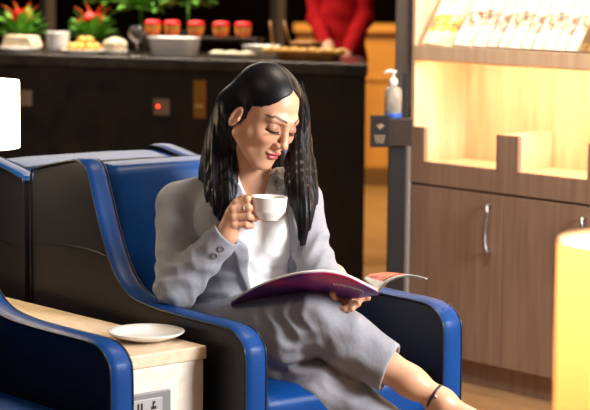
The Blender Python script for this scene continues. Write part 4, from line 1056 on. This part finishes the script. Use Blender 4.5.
# small line of print along the cover
b=BM(); Gn=np.cross(G[30][3]-G[28][3],G[29][5]-G[29][2]); Gn=nrm(Gn); Gn=Gn if Gn@_f<0 else -Gn
for k in range(13):
    u=31+k*.62; i0=int(u); fr_=u-i0; row=lambda j,du=0: (G[i0][j]*(1-fr_)+G[i0+1][j]*fr_)
    p=row(4); e=nrm(G[i0+1][4]-G[i0][4]); w_=nrm(G[i0][7]-G[i0][4]); hgt=.0055 if k%4 else .0075
    q=[p+e*0,p+e*.0030,p+e*.0030+w_*hgt*1.6,p+w_*hgt*1.6]; b.faces.new([b.verts.new(Vector(x_+Gn*.0014)) for x_ in q])
obj('cover_print',b,mat('white_print',(.8,.78,.8),.5),cv,smooth=False)
# ================================================================== LIGHT AND CAMERA
w=bpy.data.worlds.new('world'); SC.world=w; w.use_nodes=True; bg=w.node_tree.nodes['Background']; bg.inputs[0].default_value=(.85,.78,.74,1); bg.inputs[1].default_value=.07
def area(name,loc,tgt,size,power,col,sy=None):
    l=bpy.data.lights.new(name,'AREA'); l.energy=power; l.color=col; l.size=size
    if sy: l.shape='RECTANGLE'; l.size_y=sy
    o=bpy.data.objects.new(name,l); COL.objects.link(o); o.location=loc
    o.rotation_euler=(Vector(tgt)-Vector(loc)).to_track_quat('-Z','Y').to_euler(); return o
area('window_light',(4.35,1.1,1.85),(3.3,3.9,.75),.9,170,(1,.98,.97))
area('ceiling_light',(1.7,3.4,2.8),(3.0,4.2,.6),.6,9,(1,.7,.45))
area('ceiling_light',(3.9,3.6,2.8),(4.9,4.4,.4),.6,48,(1,.82,.66))
def strip(z,x,tx,tz,power,col):
    l=bpy.data.lights.new('shelf_light','AREA'); l.energy=power; l.color=col; l.shape='RECTANGLE'; l.size=.03; l.size_y=1.6
    o=bpy.data.objects.new('shelf_light',l); COL.objects.link(o); o.location=(x,4.3,z)
    d=Vector((tx-x,0,tz-z)).normalized(); yx=Vector((0,1,0)); xx=yx.cross(-d); m=Matrix((xx,yx,-d)).transposed(); o.rotation_euler=m.to_euler()
strip(zs-.048,CX+.04,CX+.2,.75,5,(1,.74,.46))
strip(2.2,CX-.05,CX+.2,1.25,18,(1,.82,.6))
area('hall_light',tuple(hall(.6,11.5,2.9)),tuple(hall(.5,13.2,.5)),.8,170,(1,.70,.25))
area('buffet_light',tuple(cpt(1.4,.5,2.3)),tuple(cpt(1.4,.45,1.05)),1.9,85,(1,.86,.68),.2)
area('pillar_light',(pp[0]-.5,pp[1]-.6,2.6),(pp[0],pp[1],1.4),.2,5,(1,.85,.75))
cd=bpy.data.cameras.new('camera'); cam=bpy.data.objects.new('camera',cd); COL.objects.link(cam); SC.camera=cam
cam.matrix_world=Matrix(((_r[0],_u[0],-_f[0],CAM[0]),(_r[1],_u[1],-_f[1],CAM[1]),(_r[2],_u[2],-_f[2],CAM[2]),(0,0,0,1)))
cd.sensor_width=36; cd.lens=36*FPX/590; cd.clip_start=.05; cd.clip_end=60
cd.dof.use_dof=True; cd.dof.focus_distance=5.08; cd.dof.aperture_fstop=4.2
vs=SC.view_settings; vs.view_transform='Standard'; vs.look='None'; vs.gamma=1; vs.exposure=.1; vs.use_curve_mapping=False
